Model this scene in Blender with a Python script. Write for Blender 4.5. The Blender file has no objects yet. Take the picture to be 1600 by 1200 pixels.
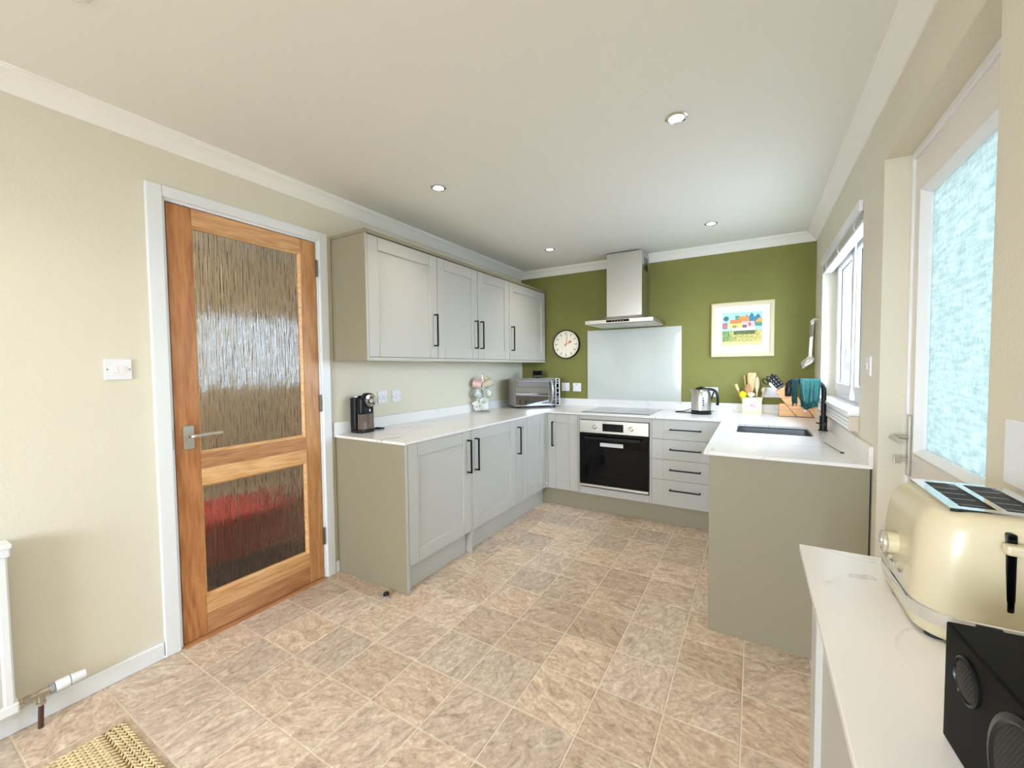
import bpy, bmesh, math, random
from mathutils import Vector, Matrix
random.seed(7)
PI = math.pi
S = bpy.context.scene
COL = S.collection

# ------------------------------------------------------------------ camera
F_PX = 642.0
fw = Vector((-0.50736469, 0.86079376, -0.04018917))
rt = Vector((0.86165426, 0.50739139, -0.0102915))
up = Vector((-0.01153278, 0.03985071, 0.99913909))
cd = bpy.data.cameras.new('camera')
cam = bpy.data.objects.new('camera', cd)
COL.objects.link(cam)
cam.matrix_world = Matrix(((rt.x, up.x, -fw.x, 2.278), (rt.y, up.y, -fw.y, -4.0984), (rt.z, up.z, -fw.z, 1.2883), (0, 0, 0, 1)))
cd.sensor_width = 36.0
cd.sensor_fit = 'HORIZONTAL'
cd.lens = F_PX / 1600 * 36.0
cd.clip_start = 0.02
S.camera = cam

# ------------------------------------------------------------------ world / light / exposure
SKY_STRENGTH = 44.0
EXPOSURE = -0.30
LAMP_W = 19.0
w = bpy.data.worlds.new('sky')
S.world = w
w.use_nodes = True
wn = w.node_tree.nodes
bg = wn['Background']
tc = wn.new('ShaderNodeTexCoord')
sp = wn.new('ShaderNodeSeparateXYZ')
rmp = wn.new('ShaderNodeValToRGB')
rmp.color_ramp.elements[0].position = 0.0
rmp.color_ramp.elements[0].color = (0.82, 0.89, 1.0, 1)
rmp.color_ramp.elements[1].position = 1.0
rmp.color_ramp.elements[1].color = (0.66, 0.77, 1.0, 1)
w.node_tree.links.new(tc.outputs['Generated'], sp.inputs[0])
w.node_tree.links.new(sp.outputs['Z'], rmp.inputs[0])
w.node_tree.links.new(rmp.outputs[0], bg.inputs[0])
bg.inputs[1].default_value = SKY_STRENGTH
S.view_settings.view_transform = 'Standard'
S.view_settings.look = 'None'
S.view_settings.exposure = EXPOSURE
S.view_settings.gamma = 1.0
S.view_settings.use_curve_mapping = False
S.cycles.max_bounces = 10
S.cycles.diffuse_bounces = 6
S.cycles.glossy_bounces = 5
S.cycles.transmission_bounces = 8
S.cycles.transparent_max_bounces = 12
S.cycles.caustics_reflective = False
S.cycles.caustics_refractive = False
S.cycles.sample_clamp_indirect = 8.0


def portal(name, loc, rot, sx, sy):
    l = bpy.data.lights.new(name, 'AREA')
    l.shape = 'RECTANGLE'
    l.size = sx
    l.size_y = sy
    l.cycles.is_portal = True
    o = bpy.data.objects.new(name, l)
    o.location = loc
    o.rotation_euler = rot
    COL.objects.link(o)


# window, glazed door and the added rear window: sky portals (they emit nothing themselves)
portal('window_portal', (2.93, -1.02, 1.55), (0, PI / 2, 0), 1.0, 1.3)
portal('glazed_door_portal', (2.88, -2.43, 1.43), (0, PI / 2, 0), 0.95, 0.65)
portal('fill_window_portal', (1.35, -6.75, 1.425), (-PI / 2, 0, PI), 1.5, 1.35)

# ------------------------------------------------------------------ helpers
def B():
    return bmesh.new()


def bx(bm, x0, x1, y0, y1, z0, z1, M=None):
    vs = [bm.verts.new((x, y, z)) for x in (x0, x1) for y in (y0, y1) for z in (z0, z1)]
    for f in ((0, 1, 3, 2), (4, 6, 7, 5), (0, 4, 5, 1), (2, 3, 7, 6), (0, 2, 6, 4), (1, 5, 7, 3)):
        bm.faces.new([vs[i] for i in f])
    if M is not None:
        bmesh.ops.transform(bm, matrix=M, verts=vs)
    return vs


def loft(bm, rings, cap=True, closed=False):
    """rings: lists of equally many points, joined in order"""
    R = [[bm.verts.new(p) for p in r] for r in rings]
    n = len(R[0])
    m = len(R)
    for i in range(m if closed else m - 1):
        a, b = R[i], R[(i + 1) % m]
        for j in range(n):
            bm.faces.new((a[j], a[(j + 1) % n], b[(j + 1) % n], b[j]))
    if cap and not closed:
        if len(set(map(tuple, rings[0]))) > 2:
            bm.faces.new(R[0][::-1])
        if len(set(map(tuple, rings[-1]))) > 2:
            bm.faces.new(R[-1])
    return R


def lathe(bm, prof, n=28, c=(0, 0, 0), axis='z', cap=True):
    rings = []
    for r, z in prof:
        ring = []
        for k in range(n):
            a = 2 * PI * k / n
            p = (r * math.cos(a), r * math.sin(a), z)
            if axis == 'x':
                p = (p[2], p[0], p[1])
            elif axis == 'y':
                p = (p[1], p[2], p[0])
            ring.append((p[0] + c[0], p[1] + c[1], p[2] + c[2]))
        rings.append(ring)
    loft(bm, rings, cap)


def cyl(bm, p0, p1, r0, r1=None, n=16):
    p0, p1 = Vector(p0), Vector(p1)
    r1 = r0 if r1 is None else r1
    d = (p1 - p0).normalized()
    u = d.orthogonal().normalized()
    v = d.cross(u)
    loft(bm, [[tuple(p + (u * math.cos(2 * PI * k / n) + v * math.sin(2 * PI * k / n)) * r) for k in range(n)] for p, r in ((p0, r0), (p1, r1))])


def smoothpath(pts, sub=6):
    P = [Vector(p) for p in pts]
    out = []
    for i in range(len(P) - 1):
        a = P[max(i - 1, 0)]
        b = P[i]
        c = P[i + 1]
        d = P[min(i + 2, len(P) - 1)]
        for k in range(sub):
            t = k / sub
            out.append(0.5 * ((2 * b) + (c - a) * t + (2 * a - 5 * b + 4 * c - d) * t * t + (3 * b - a - 3 * c + d) * t ** 3))
    out.append(P[-1])
    return out


def tube(bm, pts, r, n=8, closed=False, flat=1.0):
    P = [Vector(p) for p in pts]
    rings = []
    N = len(P)
    u = None
    for i in range(N):
        if closed:
            d = (P[(i + 1) % N] - P[i - 1]).normalized()
        else:
            d = (P[min(i + 1, N - 1)] - P[max(i - 1, 0)]).normalized()
        if u is None:
            u = d.orthogonal().normalized()
        else:
            u = (u - d * u.dot(d)).normalized()
        v = d.cross(u)
        rr = r[i] if isinstance(r, (list, tuple)) else r
        rings.append([tuple(P[i] + u * math.cos(2 * PI * k / n) * rr + v * math.sin(2 * PI * k / n) * rr * flat) for k in range(n)])
    loft(bm, rings, True, closed)


def prism(bm, poly, z0, z1, M=None):
    a = [bm.verts.new((x, y, z0)) for x, y in poly]
    b = [bm.verts.new((x, y, z1)) for x, y in poly]
    n = len(poly)
    bm.faces.new(a[::-1])
    bm.faces.new(b)
    for i in range(n):
        bm.faces.new((a[i], a[(i + 1) % n], b[(i + 1) % n], b[i]))
    if M is not None:
        bmesh.ops.transform(bm, matrix=M, verts=a + b)


def rrect(x0, x1, y0, y1, r, n=5):
    pts = []
    for cx, cy, a0 in ((x1 - r, y1 - r, 0), (x0 + r, y1 - r, 90), (x0 + r, y0 + r, 180), (x1 - r, y0 + r, 270)):
        for k in range(n + 1):
            a = math.radians(a0 + 90 * k / n)
            pts.append((cx + r * math.cos(a), cy + r * math.sin(a)))
    return pts


def origin_of(o):
    p = Vector((0, 0, 0))
    while o:
        p += o.location
        o = o.parent
    return p


def obj(name, bm, m, parent=None, world=True, bevel=0, smooth=False, seg=2):
    if parent is not None and world:
        bmesh.ops.transform(bm, matrix=Matrix.Translation(-origin_of(parent)), verts=bm.verts[:])
    bmesh.ops.recalc_face_normals(bm, faces=bm.faces[:])
    me = bpy.data.meshes.new(name)
    bm.to_mesh(me)
    bm.free()
    if smooth:
        for p in me.polygons:
            p.use_smooth = True
        me.set_sharp_from_angle(angle=math.radians(38))
    me.materials.append(m)
    o = bpy.data.objects.new(name, me)
    COL.objects.link(o)
    if parent:
        o.parent = parent
    if bevel:
        b = o.modifiers.new('bevel', 'BEVEL')
        b.width = bevel
        b.segments = seg
        b.limit_method = 'ANGLE'
        b.angle_limit = math.radians(40)
    return o


def tag(o, label, cat, group=None):
    o['label'] = label
    o['category'] = cat
    if group:
        o['group'] = group
    return o


def thing(name, label, cat, loc=(0, 0, 0), rz=0, group=None):
    o = bpy.data.objects.new(name, None)
    COL.objects.link(o)
    o.empty_display_size = 0.05
    o.location = loc
    o.rotation_euler = (0, 0, rz)
    return tag(o, label, cat, group)


def struct(o):
    o['kind'] = 'structure'
    return o


def copytree(o, parent=None):
    c = o.copy()
    COL.objects.link(c)
    c.parent = parent
    for ch in list(o.children):
        copytree(ch, c)
    return c


# ------------------------------------------------------------------ materials
def srgb(r, g, b):
    f = lambda c: (c / 255 / 12.92) if c / 255 <= 0.04045 else ((c / 255 + 0.055) / 1.055) ** 2.4
    return (f(r), f(g), f(b), 1)


def mat(name, col, rough=0.5, metal=0.0, bump=0, bscale=200, bstretch=(1, 1, 1), coat=0, spec=0.5, var=0, vscale=4, aniso=0):
    m = bpy.data.materials.new(name)
    m.use_nodes = True
    nt = m.node_tree
    p = nt.nodes['Principled BSDF']
    col = tuple(col) if len(col) == 4 else tuple(col) + (1,)
    p.inputs['Base Color'].default_value = col
    p.inputs['Roughness'].default_value = rough
    p.inputs['Metallic'].default_value = metal
    p.inputs['Coat Weight'].default_value = coat
    p.inputs['Coat Roughness'].default_value = 0.08
    p.inputs['Specular IOR Level'].default_value = spec
    L = nt.links.new
    t = nt.nodes.new('ShaderNodeTexCoord')
    if bump:
        mp = nt.nodes.new('ShaderNodeMapping')
        mp.inputs['Scale'].default_value = bstretch
        L(t.outputs['Object'], mp.inputs[0])
        n = nt.nodes.new('ShaderNodeTexNoise')
        n.inputs['Scale'].default_value = bscale
        n.inputs['Detail'].default_value = 3
        L(mp.outputs[0], n.inputs['Vector'])
        b = nt.nodes.new('ShaderNodeBump')
        b.inputs['Strength'].default_value = bump
        b.inputs['Distance'].default_value = 0.004
        L(n.outputs[0], b.inputs['Height'])
        L(b.outputs[0], p.inputs['Normal'])
    if var:
        n2 = nt.nodes.new('ShaderNodeTexNoise')
        n2.inputs['Scale'].default_value = vscale
        n2.inputs['Detail'].default_value = 5
        L(t.outputs['Object'], n2.inputs['Vector'])
        r = nt.nodes.new('ShaderNodeValToRGB')
        r.color_ramp.elements[0].color = tuple(c * (1 - var) for c in col[:3]) + (1,)
        r.color_ramp.elements[1].color = tuple(min(1, c * (1 + var)) for c in col[:3]) + (1,)
        r.color_ramp.elements[0].position = 0.35
        r.color_ramp.elements[1].position = 0.65
        L(n2.outputs[0], r.inputs[0])
        L(r.outputs[0], p.inputs['Base Color'])
    return m


def emis(name, col, s):
    m = mat(name, col)
    p = m.node_tree.nodes['Principled BSDF']
    p.inputs['Emission Color'].default_value = tuple(col)[:3] + (1,)
    p.inputs['Emission Strength'].default_value = s
    return m


def glass_thin(name, tint=(0.72, 0.77, 0.80)):
    m = bpy.data.materials.new(name)
    m.use_nodes = True
    nt = m.node_tree
    nt.nodes.clear()
    out = nt.nodes.new('ShaderNodeOutputMaterial')
    mix = nt.nodes.new('ShaderNodeMixShader')
    tr = nt.nodes.new('ShaderNodeBsdfTransparent')
    tr.inputs[0].default_value = tuple(tint) + (1,)
    gl = nt.nodes.new('ShaderNodeBsdfGlossy')
    gl.inputs['Roughness'].default_value = 0.02
    L = nt.links.new
    fr = nt.nodes.new('ShaderNodeLayerWeight')
    pw = nt.nodes.new('ShaderNodeMath'); pw.operation = 'POWER'; pw.inputs[1].default_value = 5.0
    ma = nt.nodes.new('ShaderNodeMath'); ma.operation = 'MULTIPLY_ADD'; ma.inputs[1].default_value = 0.5; ma.inputs[2].default_value = 0.02
    L(fr.outputs['Facing'], pw.inputs[0])
    L(pw.outputs[0], ma.inputs[0])
    L(ma.outputs[0], mix.inputs[0])
    L(tr.outputs[0], mix.inputs[1])
    L(gl.outputs[0], mix.inputs[2])
    L(mix.outputs[0], out.inputs[0])
    return m


def wood(name, c0, c1, axis='z', scale=1.0, rough=0.38, ring=6.0):
    m = bpy.data.materials.new(name)
    m.use_nodes = True
    nt = m.node_tree
    p = nt.nodes['Principled BSDF']
    p.inputs['Roughness'].default_value = rough
    L = nt.links.new
    t = nt.nodes.new('ShaderNodeTexCoord')
    oi = nt.nodes.new('ShaderNodeObjectInfo')
    ad = nt.nodes.new('ShaderNodeVectorMath')
    ad.operation = 'ADD'
    sc = nt.nodes.new('ShaderNodeVectorMath')
    sc.operation = 'SCALE'
    cx = nt.nodes.new('ShaderNodeCombineXYZ')
    for i in range(3):
        L(oi.outputs['Random'], cx.inputs[i])
    sc.inputs['Scale'].default_value = 17.0
    L(cx.outputs[0], sc.inputs[0])
    L(t.outputs['Object'], ad.inputs[0])
    L(sc.outputs[0], ad.inputs[1])
    mp = nt.nodes.new('ShaderNodeMapping')
    s = {'z': (1, 1, 0.12), 'y': (1, 0.12, 1), 'x': (0.12, 1, 1)}[axis]
    mp.inputs['Scale'].default_value = tuple(v * scale for v in s)
    L(ad.outputs[0], mp.inputs[0])
    n1 = nt.nodes.new('ShaderNodeTexNoise')
    n1.inputs['Scale'].default_value = ring
    n1.inputs['Detail'].default_value = 2
    n1.inputs['Distortion'].default_value = 0.6
    L(mp.outputs[0], n1.inputs['Vector'])
    mu = nt.nodes.new('ShaderNodeMath')
    mu.operation = 'MULTIPLY'
    mu.inputs[1].default_value = 9
    L(n1.outputs[0], mu.inputs[0])
    frc = nt.nodes.new('ShaderNodeMath')
    frc.operation = 'PINGPONG'
    frc.inputs[1].default_value = 0.5
    L(mu.outputs[0], frc.inputs[0])
    n2 = nt.nodes.new('ShaderNodeTexNoise')
    n2.inputs['Scale'].default_value = 90
    n2.inputs['Detail'].default_value = 4
    L(mp.outputs[0], n2.inputs['Vector'])
    mx = nt.nodes.new('ShaderNodeMath')
    mx.operation = 'MULTIPLY_ADD'
    mx.inputs[1].default_value = 0.75
    L(n2.outputs[0], mx.inputs[0])
    mu2 = nt.nodes.new('ShaderNodeMath')
    mu2.operation = 'MULTIPLY'
    mu2.inputs[1].default_value = 0.5
    L(frc.outputs[0], mu2.inputs[0])
    L(mu2.outputs[0], mx.inputs[2])
    r = nt.nodes.new('ShaderNodeValToRGB')
    r.color_ramp.elements[0].position = 0.3
    r.color_ramp.elements[1].position = 0.66
    r.color_ramp.elements[0].color = c0
    r.color_ramp.elements[1].color = c1
    L(mx.outputs[0], r.inputs[0])
    L(r.outputs[0], p.inputs['Base Color'])
    b = nt.nodes.new('ShaderNodeBump')
    b.inputs['Strength'].default_value = 0.15
    b.inputs['Distance'].default_value = 0.001
    L(n2.outputs[0], b.inputs['Height'])
    L(b.outputs[0], p.inputs['Normal'])
    return m


def tile_mat():
    m = bpy.data.materials.new('stone_tile')
    m.use_nodes = True
    nt = m.node_tree
    p = nt.nodes['Principled BSDF']
    p.inputs['Roughness'].default_value = 0.36
    L = nt.links.new
    N = nt.nodes.new
    t = N('ShaderNodeTexCoord')
    oi = N('ShaderNodeObjectInfo')
    cx = N('ShaderNodeCombineXYZ')
    for i, k in enumerate((31.0, 57.0, 13.0)):
        mm = N('ShaderNodeMath')
        mm.operation = 'MULTIPLY'
        mm.inputs[1].default_value = k
        L(oi.outputs['Random'], mm.inputs[0])
        L(mm.outputs[0], cx.inputs[i])
    ad = N('ShaderNodeVectorMath')
    ad.operation = 'ADD'
    # rotate the veining a little from tile to tile
    rot = N('ShaderNodeVectorRotate')
    rot.rotation_type = 'Z_AXIS'
    ang = N('ShaderNodeMapRange')
    ang.inputs['To Min'].default_value = -1.6
    ang.inputs['To Max'].default_value = 0.5
    L(oi.outputs['Random'], ang.inputs[0])
    L(ang.outputs[0], rot.inputs['Angle'])
    L(t.outputs['Object'], rot.inputs['Vector'])
    L(rot.outputs[0], ad.inputs[0])
    L(cx.outputs[0], ad.inputs[1])
    mp = N('ShaderNodeMapping')
    mp.inputs['Scale'].default_value = (1.0, 2.0, 1)
    L(ad.outputs[0], mp.inputs[0])
    n1 = N('ShaderNodeTexNoise')
    n1.inputs['Scale'].default_value = 8.5
    n1.inputs['Detail'].default_value = 9
    n1.inputs['Roughness'].default_value = 0.74
    n1.inputs['Distortion'].default_value = 1.9
    L(mp.outputs[0], n1.inputs['Vector'])
    n2 = N('ShaderNodeTexNoise')
    n2.inputs['Scale'].default_value = 60
    n2.inputs['Detail'].default_value = 5
    L(ad.outputs[0], n2.inputs['Vector'])
    r = N('ShaderNodeValToRGB')
    e = r.color_ramp.elements
    e[0].position = 0.33
    e[0].color = srgb(168, 144, 124)
    e[1].position = 0.68
    e[1].color = srgb(236, 218, 194)
    k = r.color_ramp.elements.new(0.45)
    k.color = srgb(198, 172, 147)
    k = r.color_ramp.elements.new(0.56)
    k.color = srgb(216, 194, 168)
    mix = N('ShaderNodeMath')
    mix.operation = 'MULTIPLY_ADD'
    mix.inputs[1].default_value = 0.34
    L(n2.outputs[0], mix.inputs[0])
    sub = N('ShaderNodeMath')
    sub.operation = 'SUBTRACT'
    sub.inputs[1].default_value = 0.17
    L(n1.outputs[0], sub.inputs[0])
    L(sub.outputs[0], mix.inputs[2])
    L(mix.outputs[0], r.inputs[0])
    hs = N('ShaderNodeHueSaturation')
    mr = N('ShaderNodeMapRange')
    mr.inputs['To Min'].default_value = 0.86
    mr.inputs['To Max'].default_value = 1.13
    fr = N('ShaderNodeMath')
    fr.operation = 'FRACT'
    m7 = N('ShaderNodeMath')
    m7.operation = 'MULTIPLY'
    m7.inputs[1].default_value = 7.3
    L(oi.outputs['Random'], m7.inputs[0])
    L(m7.outputs[0], fr.inputs[0])
    L(fr.outputs[0], mr.inputs[0])
    L(mr.outputs[0], hs.inputs['Value'])
    mr2 = N('ShaderNodeMapRange')
    mr2.inputs['To Min'].default_value = 0.82
    mr2.inputs['To Max'].default_value = 1.0
    L(oi.outputs['Random'], mr2.inputs[0])
    L(mr2.outputs[0], hs.inputs['Saturation'])
    L(r.outputs[0], hs.inputs['Color'])
    L(hs.outputs[0], p.inputs['Base Color'])
    b = N('ShaderNodeBump')
    b.inputs['Strength'].default_value = 0.25
    b.inputs['Distance'].default_value = 0.002
    L(n1.outputs[0], b.inputs['Height'])
    L(b.outputs[0], p.inputs['Normal'])
    return m


def quartz_mat():
    m = bpy.data.materials.new('white_quartz')
    m.use_nodes = True
    nt = m.node_tree
    p = nt.nodes['Principled BSDF']
    p.inputs['Roughness'].default_value = 0.2
    L = nt.links.new
    N = nt.nodes.new
    g = N('ShaderNodeNewGeometry')
    n = N('ShaderNodeTexNoise')
    n.inputs['Scale'].default_value = 2.1
    n.inputs['Detail'].default_value = 6
    n.inputs['Distortion'].default_value = 0.8
    L(g.outputs['Position'], n.inputs['Vector'])
    # thin vein where the noise crosses one value
    s = N('ShaderNodeMath')
    s.operation = 'SUBTRACT'
    s.inputs[1].default_value = 0.5
    a = N('ShaderNodeMath')
    a.operation = 'ABSOLUTE'
    L(n.outputs[0], s.inputs[0])
    L(s.outputs[0], a.inputs[0])
    r = N('ShaderNodeValToRGB')
    r.color_ramp.elements[0].position = 0.0
    r.color_ramp.elements[0].color = (1, 1, 1, 1)
    r.color_ramp.elements[1].position = 0.009
    r.color_ramp.elements[1].color = (0, 0, 0, 1)
    L(a.outputs[0], r.inputs[0])
    n2 = N('ShaderNodeTexNoise')
    n2.inputs['Scale'].default_value = 3.3
    n2.inputs['Detail'].default_value = 2
    L(g.outputs['Position'], n2.inputs['Vector'])
    r2 = N('ShaderNodeValToRGB')
    r2.color_ramp.elements[0].position = 0.44
    r2.color_ramp.elements[0].color = (0, 0, 0, 1)
    r2.color_ramp.elements[1].position = 0.58
    r2.color_ramp.elements[1].color = (0.6, 0.6, 0.6, 1)
    L(n2.outputs[0], r2.inputs[0])
    mu = N('ShaderNodeMath')
    mu.operation = 'MULTIPLY'
    L(r.outputs[0], mu.inputs[0])
    L(r2.outputs[0], mu.inputs[1])
    mx = N('ShaderNodeMixRGB')
    mx.inputs[1].default_value = srgb(240, 237, 234)
    mx.inputs[2].default_value = srgb(176, 168, 158)
    L(mu.outputs[0], mx.inputs[0])
    L(mx.outputs[0], p.inputs['Base Color'])
    return m


def rain_glass():
    m = bpy.data.materials.new('reeded_rain_glass')
    m.use_nodes = True
    nt = m.node_tree
    p = nt.nodes['Principled BSDF']
    p.inputs['Base Color'].default_value = (0.92, 0.9, 0.84, 1)
    p.inputs['Roughness'].default_value = 0.05
    p.inputs['Transmission Weight'].default_value = 1.0
    p.inputs['IOR'].default_value = 1.5
    L = nt.links.new
    N = nt.nodes.new
    t = N('ShaderNodeTexCoord')
    mp = N('ShaderNodeMapping')
    mp.inputs['Scale'].default_value = (1, 1, 0.045)
    L(t.outputs['Object'], mp.inputs[0])
    n = N('ShaderNodeTexNoise')
    n.inputs['Scale'].default_value = 150
    n.inputs['Detail'].default_value = 1.5
    L(mp.outputs[0], n.inputs['Vector'])
    mp2 = N('ShaderNodeMapping')
    mp2.inputs['Scale'].default_value = (1, 1, 0.35)
    L(t.outputs['Object'], mp2.inputs[0])
    n2 = N('ShaderNodeTexVoronoi')
    n2.inputs['Scale'].default_value = 75
    L(mp2.outputs[0], n2.inputs['Vector'])
    ad = N('ShaderNodeMath')
    ad.operation = 'MULTIPLY_ADD'
    ad.inputs[1].default_value = 0.06
    L(n2.outputs['Distance'], ad.inputs[0])
    L(n.outputs[0], ad.inputs[2])
    b = N('ShaderNodeBump')
    b.inputs['Strength'].default_value = 1.0
    b.inputs['Distance'].default_value = 0.007
    L(ad.outputs[0], b.inputs['Height'])
    L(b.outputs[0], p.inputs['Normal'])
    return m


def frosted_glass(name='frosted_glass', c0=(0.150, 0.180, 0.170, 1), c1=(0.260, 0.288, 0.272, 1)):
    m = bpy.data.materials.new(name)
    m.use_nodes = True
    nt = m.node_tree
    nt.nodes.clear()
    L = nt.links.new
    N = nt.nodes.new
    out = N('ShaderNodeOutputMaterial')
    t = N('ShaderNodeTexCoord')
    mp = N('ShaderNodeMapping')
    mp.inputs['Scale'].default_value = (1, 1, 0.45)
    L(t.outputs['Object'], mp.inputs[0])
    n = N('ShaderNodeTexNoise')
    n.inputs['Scale'].default_value = 130
    n.inputs['Detail'].default_value = 4
    n.inputs['Roughness'].default_value = 0.7
    L(mp.outputs[0], n.inputs['Vector'])
    mp3 = N('ShaderNodeMapping')
    mp3.inputs['Scale'].default_value = (1, 0.3, 1.6)
    L(t.outputs['Object'], mp3.inputs[0])
    n3 = N('ShaderNodeTexNoise')
    n3.inputs['Scale'].default_value = 50
    n3.inputs['Detail'].default_value = 3
    L(mp3.outputs[0], n3.inputs['Vector'])
    mul = N('ShaderNodeMath')
    mul.operation = 'ADD'
    L(n.outputs[0], mul.inputs[0])
    L(n3.outputs[0], mul.inputs[1])
    b = N('ShaderNodeBump')
    b.inputs['Strength'].default_value = 0.5
    b.inputs['Distance'].default_value = 0.003
    L(mul.outputs[0], b.inputs['Height'])
    r = N('ShaderNodeMapRange')
    r.inputs['From Min'].default_value = 0.7
    r.inputs['From Max'].default_value = 1.3
    L(mul.outputs[0], r.inputs[0])
    mx = N('ShaderNodeMixRGB')
    mx.inputs[1].default_value = c0
    mx.inputs[2].default_value = c1
    L(r.outputs[0], mx.inputs[0])
    tl = N('ShaderNodeBsdfTranslucent')
    L(mx.outputs[0], tl.inputs[0])
    L(b.outputs[0], tl.inputs['Normal'])
    gl = N('ShaderNodeBsdfGlossy')
    gl.inputs['Roughness'].default_value = 0.2
    L(b.outputs[0], gl.inputs['Normal'])
    m1 = N('ShaderNodeMixShader')
    m1.inputs[0].default_value = 0.06
    L(tl.outputs[0], m1.inputs[1])
    L(gl.outputs[0], m1.inputs[2])
    L(m1.outputs[0], out.inputs[0])
    return m


CREAM = srgb(224, 218, 199)
M = dict(
    wall=mat('cream_wallpaper', CREAM, 0.85, bump=0.25, bscale=90, spec=0.2),
    green=mat('olive_green_paint', srgb(130, 128, 70), 0.7, bump=0.08, bscale=150, spec=0.25, var=0.05, vscale=3),
    ceiling=mat('ceiling_paint', srgb(238, 237, 229), 0.9, bump=0.08, bscale=60, spec=0.2),
    white=mat('white_gloss_paint', srgb(236, 240, 242), 0.3, spec=0.5),
    coving=mat('white_coving', srgb(250, 249, 243), 0.6),
    pvc=mat('white_pvc', srgb(242, 242, 244), 0.28),
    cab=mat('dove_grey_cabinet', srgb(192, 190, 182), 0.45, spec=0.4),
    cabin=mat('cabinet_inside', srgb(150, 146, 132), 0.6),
    endp=mat('shaded_grey_panel', srgb(152, 145, 122), 0.5, bump=0.04, bscale=300, spec=0.4),  # browner than the fronts: dim warm light put into the colour
    black=mat('matt_black_metal', (0.007, 0.007, 0.008), 0.35, spec=0.25),
    blackpl=mat('black_plastic', (0.007, 0.008, 0.009), 0.28, spec=0.28),
    blackgl=mat('black_gloss', (0.002, 0.0025, 0.003), 0.06, spec=0.22),
    steel=mat('brushed_steel', (0.62, 0.60, 0.56), 0.3, 1.0, bump=0.04, bscale=60, bstretch=(1, 1, 30)),
    steelh=mat('brushed_steel_flat', (0.66, 0.64, 0.58), 0.34, 1.0, bump=0.04, bscale=60, bstretch=(30, 1, 1)),
    chrome=mat('chrome', (0.80, 0.80, 0.80), 0.08, 1.0),
    nickel=mat('satin_nickel', (0.62, 0.60, 0.53), 0.3, 1.0, bump=0.1, bscale=60),
    quartz=quartz_mat(),
    tile=tile_mat(),
    grout=mat('tile_joint', srgb(236, 222, 202), 0.6),
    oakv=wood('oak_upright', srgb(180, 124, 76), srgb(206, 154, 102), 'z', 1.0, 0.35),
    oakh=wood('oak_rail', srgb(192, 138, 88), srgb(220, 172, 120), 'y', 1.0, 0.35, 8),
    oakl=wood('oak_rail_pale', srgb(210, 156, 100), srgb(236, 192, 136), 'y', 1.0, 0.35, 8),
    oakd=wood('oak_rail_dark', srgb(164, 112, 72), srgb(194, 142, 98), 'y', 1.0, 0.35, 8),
    rain=rain_glass(),
    frost=frosted_glass(),
    frost2=frosted_glass('pale_frosted_glass', (0.16, 0.17, 0.172, 1), (0.25, 0.26, 0.264, 1)),
    glass=glass_thin('window_glass'),
    splash=mat('white_glass', srgb(204, 208, 200), 0.07, coat=0.6),
    hob=mat('hob_glass', srgb(66, 68, 66), 0.1, coat=0.5),
    rubber=mat('black_rubber', (0.009, 0.009, 0.011), 0.6),
    cream=mat('cream_enamel', srgb(204, 192, 160), 0.32, coat=0.3),
    jute=mat('jute', srgb(222, 200, 156), 0.9, bump=0.6, bscale=260, bstretch=(1, 1, 1), var=0.2, vscale=40),
    jutedk=mat('jute_seam', srgb(138, 104, 58), 0.9),
    copper=mat('dark_pipe', srgb(86, 58, 50), 0.4, 0.2),
    brass=mat('dull_brass', srgb(168, 156, 132), 0.35, 0.8),
    teal=mat('teal_cloth', srgb(50, 104, 100), 0.95, bump=0.8, bscale=220, var=0.12, vscale=30),
    tealdk=mat('dark_teal_cloth', srgb(14, 52, 48), 0.95, bump=0.6, bscale=220),
    ground=mat('paving', srgb(174, 168, 162), 0.9, var=0.2, vscale=2),
    hallcarpet=mat('hall_carpet', srgb(120, 96, 92), 0.95, bump=0.5, bscale=200),
    hallw=mat('hall_wall', srgb(222, 214, 198), 0.85),
)


# ================================================================== STRUCTURE
H = 2.345
W = 2.698
YR = -6.7   # rear wall of the room
D_Y0, D_Y1, D_H = -3.272, -2.546, 2.045   # interior door leaf
# floor: joint-coloured bed with the single tiles as its parts
bm = B()
bx(bm, -0.001, W + 0.0, YR, 0, -0.12, -0.0025)
bx(bm, W, W + 0.3, -2.87, -1.99, -0.12, -0.0025)
floor = struct(obj('floor', bm, M['grout']))
TP = 0.249


def tilemesh(wx):
    bm = B()
    g = 0.0026
    vs = bx(bm, g, wx - g, g, TP - g, -0.0023, 0.0)
    es = [e for e in bm.edges if all(v.co.z > -0.001 for v in e.verts)]
    bmesh.ops.bevel(bm, geom=es, offset=0.0014, segments=1, affect='EDGES')
    bmesh.ops.recalc_face_normals(bm, faces=bm.faces[:])
    me = bpy.data.meshes.new('tile')
    bm.to_mesh(me)
    bm.free()
    me.materials.append(M['tile'])
    return me


tm, tn = tilemesh(0.25), tilemesh(W - 2.502)
for r in range(26):
    y0 = -0.063 - TP * (r + 1)
    if y0 < YR:
        break
    for c in range(11):
        x0 = 0.002 + 0.25 * c
        if y0 > -2.38 and x0 + 0.25 < 0.52:
            continue
        if y0 > -0.56:
            continue
        if y0 > -1.85 and x0 > 2.2:
            continue
        o = bpy.data.objects.new('tile', tn if c == 10 else tm)
        COL.objects.link(o)
        o.location = (x0, y0, 0)
        o.parent = floor

bm = B()
bx(bm, -0.0, W, YR, 0, H, H + 0.1)
ceil = struct(obj('ceiling', bm, M['ceiling']))

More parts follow.
